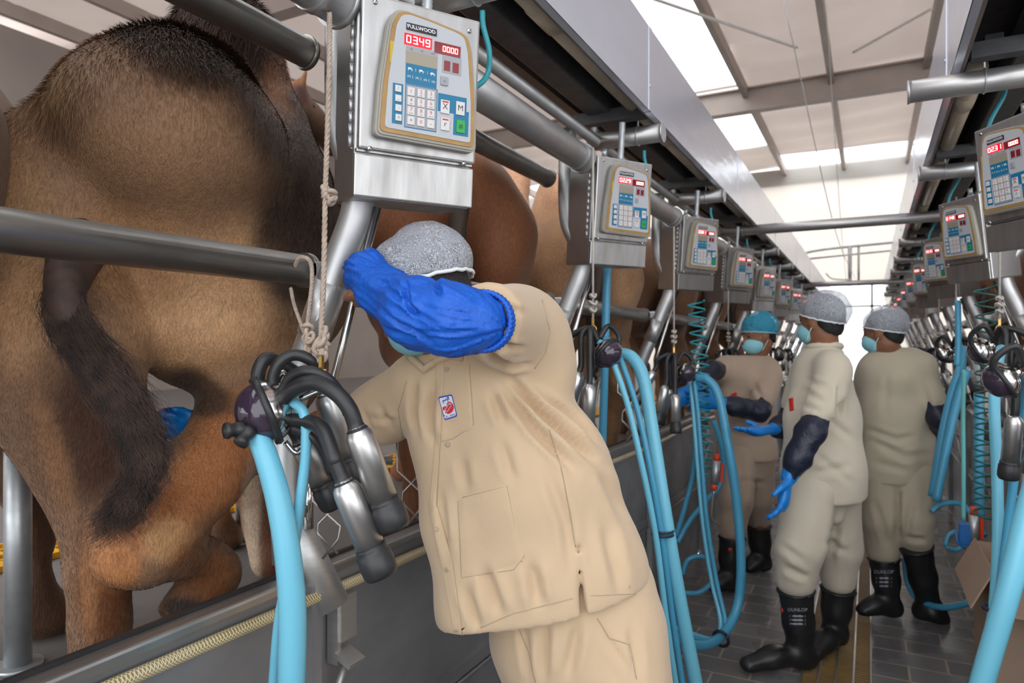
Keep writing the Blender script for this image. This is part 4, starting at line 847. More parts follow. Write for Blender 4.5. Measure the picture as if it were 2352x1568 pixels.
def boot(root, shin_top, ankle, toe, r=1., sole=True, mark=None):
    st, an, to = Vector(shin_top), Vector(ankle), Vector(toe); d = (to - an); d.z = 0; d.normalize(); up = Vector((0, 0, 1))
    P = [cone(st, .072 * r, st + (an - st) * .55, .060 * r), cone(st + (an - st) * .55, .060 * r, an, .052 * r), cone(an - up * .03, .050 * r, an - d * .02 - up * .06, .045 * r), cone(an - up * .045 - d * .03, .045 * r, an + (to - an) * .55 - up * .0, .050 * r, ((0, 0, 1), .8)), cone(an + (to - an) * .55, .048 * r, to, .040 * r, ((0, 0, 1), .8))]
    zc = to.z - .040
    o, V, Q = sculpt('boot', P, M['boot'], root, .035, .011, cut=[half(st, st - an), half((0, 0, zc), (0, 0, -1))], amp=.003, nsc=14)
    b = MB(); ring = []; n = 20; x = (st - an).normalized(); e1 = x.cross(d).normalized(); e2 = x.cross(e1)
    b.tube([st - x * .006 + (e1 * math.cos(2 * math.pi * i / n) + e2 * math.sin(2 * math.pi * i / n)) * .073 * r for i in range(n + 1)], .006, 8); b.build('boot_cuff', M['boot'], o)
    return o, V, Q
# ======================== the worker in front
def front_worker():
    hipc = A(1320, 1420, 1.56)
    # body: one continuous skin surface under the clothes
    hd = A(972, 676, 1.47); face = Vector((-.75, -.35, -.55)); upv = Vector((-.25, .0, .97))
    HP, p, R = head_prims(hd, face, upv, .99)
    neck = [(A(1010, 760, 1.50), .055), (A(1060, 830, 1.52), .065)]
    tors = [(A(1090, 870, 1.54), .075), (A(1180, 1080, 1.56), .11), (A(1300, 1380, 1.59), .10)]
    floor_l = A(1420, 1568, 1.56); fl = Vector((-.42, 1.38, .06)); fr = Vector((-.62, 1.50, .06))
    kl = Vector((-.45, 1.40, .50)); kr = Vector((-.64, 1.50, .50))
    legs = [cone(A(1390, 1430, 1.56), .07, kl, .06), cone(kl, .06, fl + Vector((0, 0, .06)), .045), cone(A(1260, 1440, 1.64), .07, kr, .06), cone(kr, .06, fr + Vector((0, 0, .06)), .045)]
    rs, re, rw = A(945, 880, 1.52), A(800, 950, 1.62), A(640, 1015, 1.72); hd_w = A(600, 1030, 1.70)
    ls, le, lw = A(1215, 745, 1.50), A(1100, 725, 1.22), A(880, 668, 1.37)
    arms = [cone(rs, .045, re, .038), cone(re, .042, rw, .03), cone(ls, .055, le, .045), cone(le, .042, lw, .03), cone(A(1100, 840, 1.54), .05, ls, .05), cone(A(1080, 850, 1.54), .05, rs, .04)]
    hands = hand_prims(rw, A(470, 985, 1.74) - rw, -FWD, 1., .5, thumb=-1) + hand_prims(lw, A(835, 640, 1.48) - lw, -UP + FWD * .3, .9, .9, thumb=1)
    body, V, Q = sculpt('person', HP + chain(neck) + chain(tors) + legs + arms + hands + [cone(p(-.02, 0, -.06), .055, neck[0][0], .055)], M['skin'], None, .02, .009)
    tag(body, 'worker in khaki leaning toward the camels in front, face hidden behind a bright blue sleeve', 'person', 'workers in khaki')
    head_extras(body, hd, face, upv, .99, M['net'], net_tilt=-.002, bulge=1.04)
    # shirt
    T = [cone(A(1090, 800, 1.52), .105, A(1125, 900, 1.52), .140, (FWD, .8)), cone(A(1125, 900, 1.52), .140, A(1195, 1100, 1.54), .195, (FWD, .78)), cone(A(1195, 1100, 1.54), .195, A(1252, 1330, 1.56), .222, (FWD, .72)), cone(A(1252, 1330, 1.56), .222, A(1290, 1560, 1.57), .225, (FWD, .72)),
         cone(A(1030, 850, 1.52), .07, A(1150, 800, 1.52), .10), cone(A(1170, 770, 1.52), .10, A(1205, 790, 1.52), .10)]
    T += chain([(A(985, 900, 1.52), .05), (A(1012, 1000, 1.5), .058), (A(1052, 1200, 1.5), .070), (A(1092, 1400, 1.52), .076), (A(1118, 1570, 1.52), .076)])
    SLV = [cone(A(1190, 760, 1.50), .098, A(1120, 735, 1.27), .070), cone(A(1250, 850, 1.52), .07, A(1190, 770, 1.50), .085)]
    RSL = [cone(A(960, 890, 1.53), .075, A(880, 945, 1.58), .068), cone(A(880, 945, 1.58), .068, A(790, 975, 1.64), .055)]
    hem = [half(A(1255, 1428, 1.42), UP * -.98 + RIGHT * .20 + FWD * .0), half(A(1112, 730, 1.25), (A(1112, 730, 1.25) - A(1190, 760, 1.50)))]
    strokes = [([(1165, 865), (1240, 945), (1320, 1015), (1385, 1075)], 10.2, 0.0202), ([(1150, 880), (1225, 985), (1330, 1090)], 9.3, 0.0139), ([(1240, 905), (1320, 960), (1380, 1030)], 7.6, 0.0109), ([(1105, 805), (1170, 835), (1225, 838)], 6.8, 0.0155), ([(1115, 770), (1170, 795), (1215, 800)], 6.0, 0.0109), ([(1120, 720), (1180, 712), (1210, 720)], 7.6, 0.0078),
               ([(1000, 880), (985, 960), (1000, 1030)], 9.3, 0.0109), ([(955, 860), (950, 940), (960, 1000)], 7.6, 0.0109), ([(1060, 1050), (1070, 1130)], 11.9, 0.0062), ([(1150, 1010), (1180, 1110)], 11.9, 0.0062), ([(870, 930), (905, 990)], 7.2, 0.0054), ([(830, 935), (860, 1000)], 6.1, 0.0046), ([(840, 960), (920, 965)], 6.1, 0.0039),
               ([(1250, 1060), (1300, 1200), (1320, 1330)], 13.6, 0.0062), ([(1110, 1300), (1150, 1420)], 13.6, 0.0109), ([(1220, 1290), (1240, 1400)], 15.3, 0.0109), ([(1390, 1200), (1430, 1370)], 15.3, 0.0078), ([(1070, 1350), (1100, 1450)], 10.2, 0.0093), ([(1010, 1120), (1030, 1300)], 8.5, 0.0078), ([(1130, 900), (1160, 980)], 10.2, 0.0093), ([(1380, 1080), (1440, 1200)], 11.9, 0.0078)]
    slit = [lambda X: (np.abs((X - npv(A(1332, 1330, 1.42))) @ npv(RIGHT * .995 + UP * .08)) - .0035 - .004 * np.clip((EYE - .46 - X[..., 2]) / .12, 0, 1)) + 10 * (X[..., 2] > A(1325, 1255, 1.4).z) + 10 * ((X @ npv(FWD)) > 1.5)]
    shirt, SV, SQ = sculpt('shirt', T + SLV + RSL, M['khaki'], body, .045, .0075, cut=hem, sub=slit, strokes=strokes, amp=.0035, nsc=5, st=(1, 1, .6))
    S = Surf(SV, SQ)
    b = MB(); S.patch(b, [(1055, 1145), (1165, 1110), (1205, 1290), (1060, 1330)], .0022); b.build('front_pocket', M['khaki'], shirt)
    b = MB(); S.patch(b, [(1018, 850), (1078, 835), (1088, 985), (1012, 1015)], .0020); b.build('chest_pocket', M['khaki'], shirt)
    b = MB(); S.patch(b, [(1002, 815), (1022, 812), (1012, 1000), (1000, 1010)], .0022); S.patch(b, [(1000, 1010), (1012, 1000), (1002, 1160), (986, 1170)], .002); S.patch(b, [(986, 1170), (1004, 1160), (1040, 1290), (1015, 1310)], .002); S.patch(b, [(1015, 1310), (1040, 1290), (1062, 1455), (1045, 1462)], .002); b.build('button_placket', M['khaki'], shirt)
    b = MB(); r_ = .0011
    S.line(b, [(1262, 985), (1290, 1080), (1310, 1180), (1322, 1255)], r_); S.line(b, [(1245, 690), (1262, 760), (1252, 810), (1228, 846)], r_)
    S.line(b, [(1062, 1142), (1165, 1116), (1198, 1290)], .0008); S.line(b, [(1052, 1150), (1060, 1326), (1180, 1308), (1205, 1275)], .0008); S.line(b, [(1012, 872), (1078, 852)], .0008); S.line(b, [(1078, 838), (1088, 975), (1040, 1008), (1008, 1015)], .0008)
    S.line(b, [(1020, 815), (1012, 1000), (1004, 1160), (1040, 1290), (1062, 1455)], .0009); S.line(b, [(1105, 1440), (1180, 1408), (1330, 1370)], .0008); S.line(b, [(1345, 1368), (1488, 1362)], .0008); S.line(b, [(935, 875), (915, 940), (925, 1005)], .0009)
    b.build('stitching', M['seam'], shirt, fix=False)
    for u, v in ((1027, 848), (1029, 1020), (1003, 1214), (1028, 1307)):
        c, n = S.at(u, v, .002); b = MB(); b.lathe([(0, .0015), (.0025, .001), (.0048, .0022), (.0055, .0005), (.0055, -.002)], c, n, 16); b.build('button', mat('shirt_button', (.42, .34, .24), .3), shirt)
    # embroidered badge: white lozenge with blue edge, red swirl disc, blue lettering
    bd = [(1008, 912), (1040, 905), (1052, 955), (1022, 965)]; q4 = [np.array(p_, float) for p_ in bd]
    def bp(a, c, off): p_ = (q4[0] * (1 - a) + q4[1] * a) * (1 - c) + (q4[3] * (1 - a) + q4[2] * a) * c; return S.at(p_[0], p_[1], off)[0]
    def bpoly(mb, pts, off, mi): mb.add([bp(a, c, off) for a, c in pts], [tuple(range(len(pts)))], mi, False)
    b = MB(); S.patch(b, bd, .0022, 0, 6)
    rr = lambda k: roundpoly([(k, k), (1 - k, k), (1 - k, 1 - k), (k, 1 - k)], .12)
    def fan(pts, off, mi): b.add([bp(.5, .5, off)] + [bp(a, c, off) for a, c in pts], [(0, i + 1, (i + 1) % len(pts) + 1) for i in range(len(pts))], mi, False)
    fan(rr(0.0), .0034, 1); fan(rr(.05), .0037, 0)
    fan([(.5 + .42 * math.cos(t), .52 + .27 * math.sin(t)) for t in np.linspace(0, 2 * math.pi, 25)[:-1]], .0040, 2)
    for k in range(3): b.tube([bp(.18 + .64 * t, .58 - .10 * k + .08 * math.sin(t * 5 + k), .0046) for t in np.linspace(0.05, .95, 12)], .0006, 5, 0)
    b.add([bp(.52 + x * .9, .885 - z * .55, .0046) for x, z, _ in text_mesh('AL AIN', .26)[0]], text_mesh('AL AIN', .26)[1], 1, False)
    for st_ in ([(.72, .06), (.72, .20)], [(.64, .06), (.64, .20), (.56, .21)], [(.56, .21), (.50, .12), (.44, .21)], [(.44, .21), (.38, .17)], [(.38, .21), (.30, .21), (.28, .15)], [(.28, .16), (.22, .21), (.24, .27), (.32, .27)]): b.tube([bp(x, z, .0046) for x, z in st_], .0009, 5, 1)
    b.build('badge', [mat('badge_white', (.7, .72, .78), .8), mat('badge_blue', (.02, .05, .40), .7), mat('badge_red', (.62, .03, .04), .7)], shirt, fix=False)
    # collar
    b = MB()
    for pts in ([(945, 822), (975, 850), (1000, 832)], [(1000, 832), (1035, 818), (1065, 822)]):
        S.line(b, pts, .008, off=.004)
    b.build('collar', M['khaki'], shirt)
    # trousers
    TR = [cone(A(1320, 1380, 1.57), .19, A(1330, 1470, 1.57), .195, (FWD, .75)), cone(A(1405, 1450, 1.55), .125, kl + Vector((0, 0, .1)), .115), cone(kl + Vector((0, 0, .1)), .115, fl + Vector((0, 0, .28)), .095), cone(A(1245, 1460, 1.62), .125, kr + Vector((0, 0, .1)), .11), cone(kr + Vector((0, 0, .1)), .11, fr + Vector((0, 0, .28)), .09)]
    tr, TV, TQ = sculpt('trousers', TR, M['khaki'], body, .02, .010, strokes=[([(1255, 1430), (1245, 1568)], 10, .016), ([(1200, 1430), (1220, 1568)], 9, .009), ([(1330, 1430), (1300, 1568)], 13, .011), ([(1380, 1430), (1400, 1480), (1470, 1568)], 8, .006), ([(1450, 1430), (1468, 1568)], 12, .006)], amp=.005, nsc=6, st=(1.3, 1.3, .5))
    S2 = Surf(TV, TQ); b = MB(); S2.line(b, [(1372, 1420), (1400, 1465), (1445, 1480), (1462, 1560)], .0011); S2.line(b, [(1190, 1440), (1215, 1500), (1230, 1566)], .0009); b.build('trouser_stitching', M['seam'], tr, fix=False)
    for sx, a in ((1, fl), (2, fr)): boot(body, a + Vector((0, 0, .33)), a + Vector((0, 0, .06)), a + Vector((-.17, -.05, -.018)))
    # blue over-sleeve on the raised left arm: crinkled plastic with an elastic cuff
    def crinkle(V, N):
        a, b_ = npv(A(1108, 735, 1.20)), npv(A(840, 640, 1.36)); ax = (b_ - a) / np.linalg.norm(b_ - a); q = V - a; t = q @ ax; r = q - t[:, None] * ax; e1 = npv(UP) - ax * (npv(UP) @ ax); e1 /= np.linalg.norm(e1); e2 = np.cross(ax, e1); th = np.arctan2(r @ e2, r @ e1)
        o = np.array([noise.noise(Vector((x * 5.5, y * 9, 3))) + .5 * noise.noise(Vector((x * 13, y * 16, 9))) for x, y in zip(th, t)]); mid = np.clip(t / .06, 0, 1)
        o2 = np.array([noise.ridged_multi_fractal(Vector((x * 2.5, y * 14, 5)), 1, 2, 3, 1, 2) for x, y in zip(th, t)]) - 1.2
        return V + N * (.0040 * o * 1.4 + .0030 * o2 * mid + .0018 * np.sin(th * 60) * np.exp(-(t / .02) ** 2))[:, None]
    SL = [cone(A(1100, 738, 1.20), .050, A(1040, 735, 1.20), .060), cone(A(1040, 735, 1.20), .060, A(960, 720, 1.23), .058), cone(A(960, 720, 1.23), .058, A(880, 670, 1.33), .045), cone(A(880, 670, 1.33), .045, A(842, 628, 1.37), .037), cone(A(845, 620, 1.37), .030, A(855, 600, 1.37), .016), cone(A(842, 628, 1.38), .036, A(832, 640, 1.40), .034)]
    sv, _, _ = sculpt('plastic_sleeve', SL, M['bluepe'], body, .03, .0045, strokes=[([(930, 640), (935, 690), (960, 730)], 6, .011), ([(1000, 640), (1010, 680)], 6, .009), ([(870, 640), (930, 700), (1010, 750)], 5, .006), ([(850, 690), (920, 745), (1000, 790)], 5, .006), ([(960, 700), (1050, 720), (1100, 722)], 4, .004), ([(965, 760), (1040, 765), (1100, 758)], 4, .004)], post=crinkle, rel=1)
    sv['label'] = 'bright blue crinkled plastic over-sleeve'
    b = MB(); c = A(1112, 738, 1.205); ax = (A(1100, 738, 1.20) - A(1190, 755, 1.46)).normalized(); e1 = (UP - ax * UP.dot(ax)).normalized(); e2 = ax.cross(e1)
    for q_ in range(4): b.tube([c + ax * (.006 * q_ - .006) + (e1 * math.cos(t) + e2 * math.sin(t)) * (.0515 + .0010 * math.sin(t * 40 + q_)) for t in np.linspace(0, 2 * math.pi, 161)], .0042, 8)
    b.build('elastic_cuff', M['bluepe'], sv)
    s2, _, _ = sculpt('plastic_sleeve', [cone(A(700, 1000, 1.68), .052, A(590, 1040, 1.72), .050), cone(A(590, 1040, 1.72), .050, A(545, 1045, 1.74), .032)], M['bluepe'], body, .02, .008, amp=.005, nsc=24)
    g, _, _ = sculpt('glove', hand_prims(A(520, 1030, 1.74), A(400, 965, 1.74) - A(520, 1030, 1.74), -FWD, 1.12, .35, thumb=-1), M['glove'], body, .008, .006)
    s3, _, _ = sculpt('plastic_sleeve', [cone(A(430, 985, 1.78), .045, A(385, 965, 1.80), .035)], M['bluepe'], body, .02, .008, amp=.004, nsc=24)
front_worker()
# ======================== three workers farther down the aisle
def worker(label, hd, face, neck, sh, torso, hemp, arms, legs, cloth, netm, flat=.66, strokes=(), h=.012, up=(0, 0, 1), r=1., mask=True, collar=None):
    HP, p, R = head_prims(hd, face, up, r); P = HP + [cone(p(-.02, 0, -.06), .058 * r, neck, .06 * r)] + [cone(neck, .065, (sh[0] + sh[1]) / 2 - UP * .05, .09)] + [cone((sh[0] + sh[1]) / 2 - UP * .05, .09, s_, .055) for s_ in sh]
    P += [cone(torso[i][0], torso[i][1] * .6, torso[i + 1][0], torso[i + 1][1] * .6, (FWD, .6)) for i in range(len(torso) - 2)]
    for a in arms: P += [cone(a['s'], .050, a['e'], .040), cone(a['e'], .040, a['w'], .028)] + hand_prims(a['w'], a['hd'], a['pn'], .82 if a.get('g', True) else 1., a.get('curl', .4), thumb=a.get('th', 1))
    for l in legs: P += [cone(l['h'], .07, l['k'], .05), cone(l['k'], .05, l['a'], .030)]
    body, V, Q = sculpt('person', P, M['skin'], None, .022, .010); tag(body, label, 'person', 'workers in khaki'); head_extras(body, hd, face, up, r, netm, mask)
    S_ = [cone(torso[i][0], torso[i][1], torso[i + 1][0], torso[i + 1][1], (FWD, flat)) for i in range(len(torso) - 1)] + [cone(sh[0], .075, sh[1], .075), cone(neck - UP * .02, .07, (sh[0] + sh[1]) / 2 - UP * .06, .12)]
    cuts = [half(*hemp), half(neck + UP * .035, UP)]
    for a in arms: m_ = a['s'] + (a['e'] - a['s']) * a.get('sl', .75); S_ += [cone(a['s'], .078, m_, .070)]
    sh_o, SV, SQ = sculpt('shirt', S_, cloth, body, .04, h, cut=cuts, strokes=strokes, amp=.006, nsc=6, st=(1, 1, .7))
    b = MB(); n = 18; nc = neck - UP * .005
    b.tube([nc + RIGHT * math.cos(t) * .073 + FWD * math.sin(t) * .068 - UP * .012 * math.sin(t * 1) for t in np.linspace(0, 2 * math.pi, n)], .016, 8); b.build('collar', cloth, sh_o)
    TR = []
    for l in legs: TR += [cone(l['h'] + UP * .05, .108, l['k'], .100), cone(l['k'], .098, l['c'] + UP * .045, l.get('cr', .088) + .006)]
    TR += [cone(legs[0]['h'] + UP * .05, .105, legs[1]['h'] + UP * .05, .105)]; mh = (legs[0]['h'] + legs[1]['h']) / 2; TR += [cone(mh + UP * .05, .11, mh - UP * .06, .085)]
    tr, _, _ = sculpt('trousers', TR, cloth, body, .022, h, strokes=[(s_, w_, d_) for s_, w_, d_ in (legs[0].get('st', []))], amp=.010, nsc=9, st=(1, 1, .6))
    for l in legs:
        bo, bV, bQ = boot(body, l['c'] + (l['c'] - l['a']).normalized() * .0, l['a'], l['t'], 1.10)
        if 'dot' in l or 'print' in l: bs = Surf(bV, bQ)
        if 'dot' in l:
            u_, v_ = l['dot']; c_, n_ = bs.at(u_, v_, .001); b = MB(); b.lathe([(0, .003), (.010, .003), (.012, .001), (.012, -.004)], c_, n_, 16); b.build('red_emblem', M['boot_red'], bo)
        if 'print' in l:
            u_, v_ = l['print']; b = MB(); vs, fs = text_mesh('DUNLOP', 11, bold=.15); b.add([bs.at(u_ + x, v_ - 12 - z, .0015)[0] for x, z, _ in vs], fs, 0, False)
            for i in range(3): bs.patch(b, [(u_ - 18, v_ + i * 9), (u_ + 18, v_ + i * 9), (u_ + 18, v_ + 5 + i * 9), (u_ - 18, v_ + 5 + i * 9)], .0015, 0, 3)
            b.build('grey_print', M['boot_print'], bo)
    for a in arms:
        m_ = a['s'] + (a['e'] - a['s']) * a.get('sl', .75); v_ = a['w'] - a['e']
        so, _, _ = sculpt('arm_sleeve', [cone(m_ + (a['e'] - m_) * .2, .056, a['e'], .062), cone(a['e'], .062, a['e'] + v_ * .6, .058), cone(a['e'] + v_ * .6, .058, a['w'] - v_ * .05, .036)], M['navy'], body, .02, .009, amp=.007, nsc=22); so['label'] = 'dark navy over-sleeve'
        if a.get('g', True): sculpt('glove', [cone(a['w'] - v_.normalized() * .04, .040, a['w'], .036)] + hand_prims(a['w'], a['hd'], a['pn'], 1.25, a.get('curl', .4), thumb=a.get('th', 1)), M['glove'], body, .008, .0065)
    return body, Surf(SV, SQ), sh_o
L_ = -RIGHT
# worker with arms hanging, seen from his left side
bA, SA, shA = worker('worker in pale khaki and navy sleeves standing in profile, nearest of three in the aisle', A(1886, 736, 3.2), Vector((-.85, .52, -.02)), A(1892, 795, 3.22), [A(1912, 840, 3.10), A(1862, 845, 3.38)],
    [(A(1888, 850, 3.24), .13), (A(1888, 960, 3.22), .165), (A(1892, 1080, 3.22), .188), (A(1895, 1200, 3.22), .20)], (A(1890, 1152, 3.2), UP * -1 + RIGHT * .06),
    [dict(s=A(1915, 860, 3.07), e=A(1862, 990, 2.98), w=A(1812, 1095, 2.98), hd=A(1795, 1170, 2.96) - A(1812, 1095, 2.98), pn=L_ + FWD * .5, curl=.35, th=-1, sl=.70), dict(s=A(1850, 860, 3.38), e=A(1812, 975, 3.36), w=A(1780, 985, 3.30), hd=A(1730, 990, 3.26) - A(1780, 985, 3.30), pn=UP, curl=.15, th=1, sl=.6)],
    [dict(h=A(1860, 1150, 3.18), k=A(1835, 1260, 3.12), c=A(1828, 1352, 3.14), a=Vector((*A(1838, 1480, 3.16).xy, .10)), t=Vector((*A(1722, 1520, 3.10).xy, .05)), cr=.082, dot=(1796, 1400), print=(1832, 1412), st=[([(1930, 1160), (1905, 1300)], 10, .014), ([(1800, 1300), (1860, 1330)], 8, .012), ([(1890, 1240), (1950, 1270)], 8, .010), ([(1790, 1250), (1850, 1290)], 8, .008)]), dict(h=A(1925, 1150, 3.30), k=A(1928, 1260, 3.36), c=A(1925, 1350, 3.38), a=Vector((*A(1918, 1470, 3.40).xy, .10)), t=Vector((*A(1868, 1480, 3.20).xy, .05)), cr=.078)],
    M['khaki_b'], M['net'], strokes=[([(1930, 880), (1925, 960)], 7, .012), ([(1850, 900), (1900, 925)], 6, .009), ([(1900, 960), (1960, 1010)], 8, .010), ([(1850, 1090), (1960, 1070)], 9, .008), ([(1870, 1040), (1970, 1120)], 8, .006), ([(1845, 870), (1905, 890)], 6, .007), ([(1840, 930), (1890, 945)], 5, .008)], collar=True)
b = MB(); SA.patch(b, [(1812, 915), (1822, 912), (1824, 942), (1814, 945)], .003); b.build('badge', M['boot_red'], shA)
bB, SB, shB = worker('worker in drab khaki seen from behind on the right, head turned left, white hair net', A(2028, 762, 3.75), Vector((-.90, .40, -.10)), A(2042, 812, 3.78), [A(2002, 848, 3.80), A(2118, 840, 3.70)],
    [(A(2055, 850, 3.78), .17), (A(2062, 950, 3.78), .195), (A(2060, 1080, 3.78), .20), (A(2055, 1160, 3.78), .20)], (A(2060, 1108, 3.75), UP * -1 + RIGHT * .02),
    [dict(s=A(2118, 865, 3.72), e=A(2160, 960, 3.62), w=A(2150, 1000, 3.85), hd=A(2150, 1020, 4.0) - A(2150, 1000, 3.85), pn=L_, curl=.5, sl=.6, g=False), dict(s=A(1995, 870, 3.84), e=A(1975, 940, 4.0), w=A(1960, 960, 4.1), hd=L_ + FWD, pn=UP, curl=.4, g=False)],
    [dict(h=A(2020, 1110, 3.78), k=A(2022, 1195, 3.76), c=A(2030, 1280, 3.76), a=Vector((*A(2040, 1390, 3.76).xy, .10)), t=Vector((*A(1985, 1410, 3.74).xy, .05)), cr=.080, print=(2030, 1325), st=[([(2062, 1120), (2062, 1240)], 7, .02), ([(2010, 1150), (2040, 1260)], 7, .012), ([(2100, 1140), (2080, 1230)], 7, .010), ([(2080, 1235), (2130, 1240)], 6, .012)]), dict(h=A(2095, 1110, 3.74), k=A(2098, 1190, 3.66), c=A(2104, 1252, 3.66), a=A(2132, 1385, 3.74), t=A(2160, 1422, 3.70), cr=.084)],
    M['khaki_c'], M['net'], strokes=[([(2000, 1010), (2080, 1050), (2150, 1040)], 8, .010), ([(1990, 985), (2060, 1010), (2110, 1000)], 7, .008), ([(2040, 860), (2030, 960)], 8, .006), ([(2120, 880), (2140, 960)], 7, .008), ([(2000, 1060), (2100, 1085)], 8, .006)])
bC, SC_, shC = worker('worker in pinkish khaki with blue hair net, reaching left toward a milking cluster', A(1742, 768, 4.25), Vector((-.78, -.58, -.22)), A(1732, 828, 4.30), [A(1672, 845, 4.30), A(1766, 850, 4.25)],
    [(A(1718, 850, 4.3), .15), (A(1712, 950, 4.3), .18), (A(1715, 1040, 4.3), .18), (A(1720, 1120, 4.3), .18)], (A(1715, 1055, 4.3), UP * -1),
    [dict(s=A(1768, 870, 4.2), e=A(1745, 945, 4.05), w=A(1650, 925, 3.98), hd=A(1600, 920, 3.95) - A(1650, 925, 3.98), pn=FWD, curl=.5, sl=.7, th=-1), dict(s=A(1665, 850, 4.3), e=A(1632, 850, 4.15), w=A(1600, 890, 4.05), hd=A(1560, 915, 4.0) - A(1600, 890, 4.05), pn=FWD, curl=.4, sl=.3, th=1)],
    [dict(h=A(1698, 1060, 4.28), k=A(1690, 1150, 4.15), c=A(1682, 1232, 4.15), a=Vector((*A(1676, 1330, 4.15).xy, .10)), t=Vector((*A(1640, 1360, 4.10).xy, .05)), cr=.078, dot=(1677, 1262), st=[([(1710, 1080), (1705, 1200)], 8, .012), ([(1690, 1100), (1760, 1110)], 6, .008)]), dict(h=A(1742, 1060, 4.32), k=A(1740, 1140, 4.42), c=A(1742, 1205, 4.50), a=Vector((*A(1748, 1290, 4.52).xy, .10)), t=Vector((*A(1722, 1320, 4.45).xy, .05)), cr=.078)],
    M['khaki_d'], M['net_blue'], strokes=[([(1680, 900), (1700, 980)], 7, .008), ([(1730, 880), (1760, 930)], 6, .008), ([(1670, 990), (1740, 1010)], 7, .006)])
b = MB(); SC_.patch(b, [(1678, 905), (1692, 900), (1694, 916), (1680, 920)], .003); b.build('badge', M['boot_red'], shC)
# ---------------------------------------------------------------- milking clusters, hoses, ropes
M['steel_cup'] = mat('satin_cup_steel', (.66, .65, .64), .32, .95, .15, 70, .5, 9, None, dark=(.34, .33, .32), dist=.0005)
def teat_cup(root, top, bot, r=.0235, mouth=1.22, tube=None, tr=.0115):
    """steel shell from top to bot with a rubber liner mouth beyond bot, and the rubber milk tube into its top"""
    top, bot = Vector(top), Vector(bot); ax = (bot - top).normalized(); L = (bot - top).length
    b = MB(); b.lathe([(.0001, -.004), (r * .62, -.004), (r * .66, 0), (r * .92, .008), (r, .018), (r, L), (r * .9, L), (.0001, L)], top, ax, 28); cup = b.build('teat_cup', M['steel_cup'], root)
    b = MB(); m = r * mouth; b.lathe([(.0001, L - .004), (r * 1.05, L - .004), (r * 1.10, L + .002), (r * 1.06, L + .006), (m * .98, L + .010), (m * 1.02, L + .030), (m * 1.0, L + .043), (m * .88, L + .050), (m * .45, L + .051), (m * .40, L + .044), (.0001, L + .040)], top, ax, 28); b.build('liner_mouth', M['rubber'], cup)
    if tube:
        P = spline([*tube, top - ax * .035, top - ax * .006, top + ax * .002], 7); n = len(P); rr = [tr] * (n - 9) + list(np.linspace(tr, tr * 1.42, 9)); b = MB(); b.tube(P, rr[:n], 14); b.build('rubber_tube', M['rubber'], cup)
    return cup
def bowl(root, c, ax, R, spout=None):
    """clear smoky bowl below, polished dome above, rubber gasket between; ax points out of the smoky side"""
    c, ax = Vector(c), Vector(ax).normalized(); x = ax.cross(UP).normalized()
    prof = [(R * math.cos(t), R * .95 * math.sin(t)) for t in np.linspace(0, math.pi / 2, 12)]
    b = MB(); b.lathe([(max(a, .0001), h) for a, h in prof], c, ax, 36); bo = b.build('clear_bowl', M['smoky'], root)
    b = MB(); b.lathe([(R * 1.02, .0)] + [(max(R * 1.02 * math.cos(t), .0001), -R * .78 * math.sin(t)) for t in np.linspace(.1, math.pi / 2, 10)], c, ax, 36); b.lathe([(.30 * R, -R * .70), (.30 * R, -R * .95), (.0001, -R * .97)], c, ax, 20); b.build('steel_dome', M['polish'], root)
    b = MB(); b.lathe([(R * .98, -.006), (R * 1.10, -.006), (R * 1.14, 0), (R * 1.10, .007), (R * .98, .007)], c, ax, 36); b.build('gasket', M['rubber'], root)
    return bo
# --- the near cluster
cl = empty('milking_cluster', A(740, 850, 1.2), label='milking cluster in the foreground: smoky round bowl, four steel cups, hung on a rope', cat='milking cluster', group='hanging milking clusters')
bpy.context.view_layer.update(); O = Vector(cl.location)
AA = lambda u, v, d: A(u, v, d) - O
bc = AA(612, 943, 1.20); bax = RIGHT * -.78 - UP * .34 - FWD * .38
bowl(cl, bc, bax, .0560)
b = MB(); e = AA(565, 985, 1.15)
for u0, u1, v0, v1, rr in ((560, 530, 985, 988, .013), (575, 558, 985, 1010, .012)): b.lathe([(.0001, 0), (rr, 0), (rr * 1.15, .006), (rr, .012), (rr * .85, .02), (rr * 1.1, .026), (rr, .032), (.0001, .034)], AA(u0, v0, 1.155), AA(u1, v1, 1.14) - AA(u0, v0, 1.155), 18)
b.build('rubber_valve', M['rubber'], cl)
b = MB(); b.lathe([(.017, -.01), (.018, .02), (.016, .03)], AA(592, 990, 1.18), AA(604, 1030, 1.17) - AA(592, 990, 1.18), 18); b.build('outlet_nozzle', M['polish'], cl); b = MB(); b.lathe([(.0001, .018), (.016, .016), (.02, .01), (.02, -.006)], AA(648, 875, 1.24), RIGHT * .8 + UP * .5, 18); b.build('inlet_nozzle', M['polish'], cl)
teat_cup(cl, AA(748, 905, 1.27), AA(795, 1052, 1.29), .0238, 1.15, [AA(590, 882, 1.22), AA(596, 845, 1.22), AA(612, 824, 1.23), AA(640, 832, 1.25), AA(690, 862, 1.27), AA(725, 875, 1.27)], .0125)
teat_cup(cl, AA(690, 1015, 1.25), AA(742, 1110, 1.27), .0225, 1.2, [AA(640, 900, 1.23), AA(660, 960, 1.25)], .0125)
teat_cup(cl, AA(820, 985, 1.13), AA(882, 1150, 1.14), .0240, 1.22, [AA(648, 915, 1.18), AA(690, 885, 1.15), AA(730, 880, 1.14), AA(775, 905, 1.13)], .0135)
teat_cup(cl, AA(790, 1108, 1.13), AA(852, 1258, 1.13), .0240, 1.22, [AA(665, 965, 1.20), AA(705, 968, 1.18), AA(740, 985, 1.15), AA(765, 1045, 1.13)], .0130)
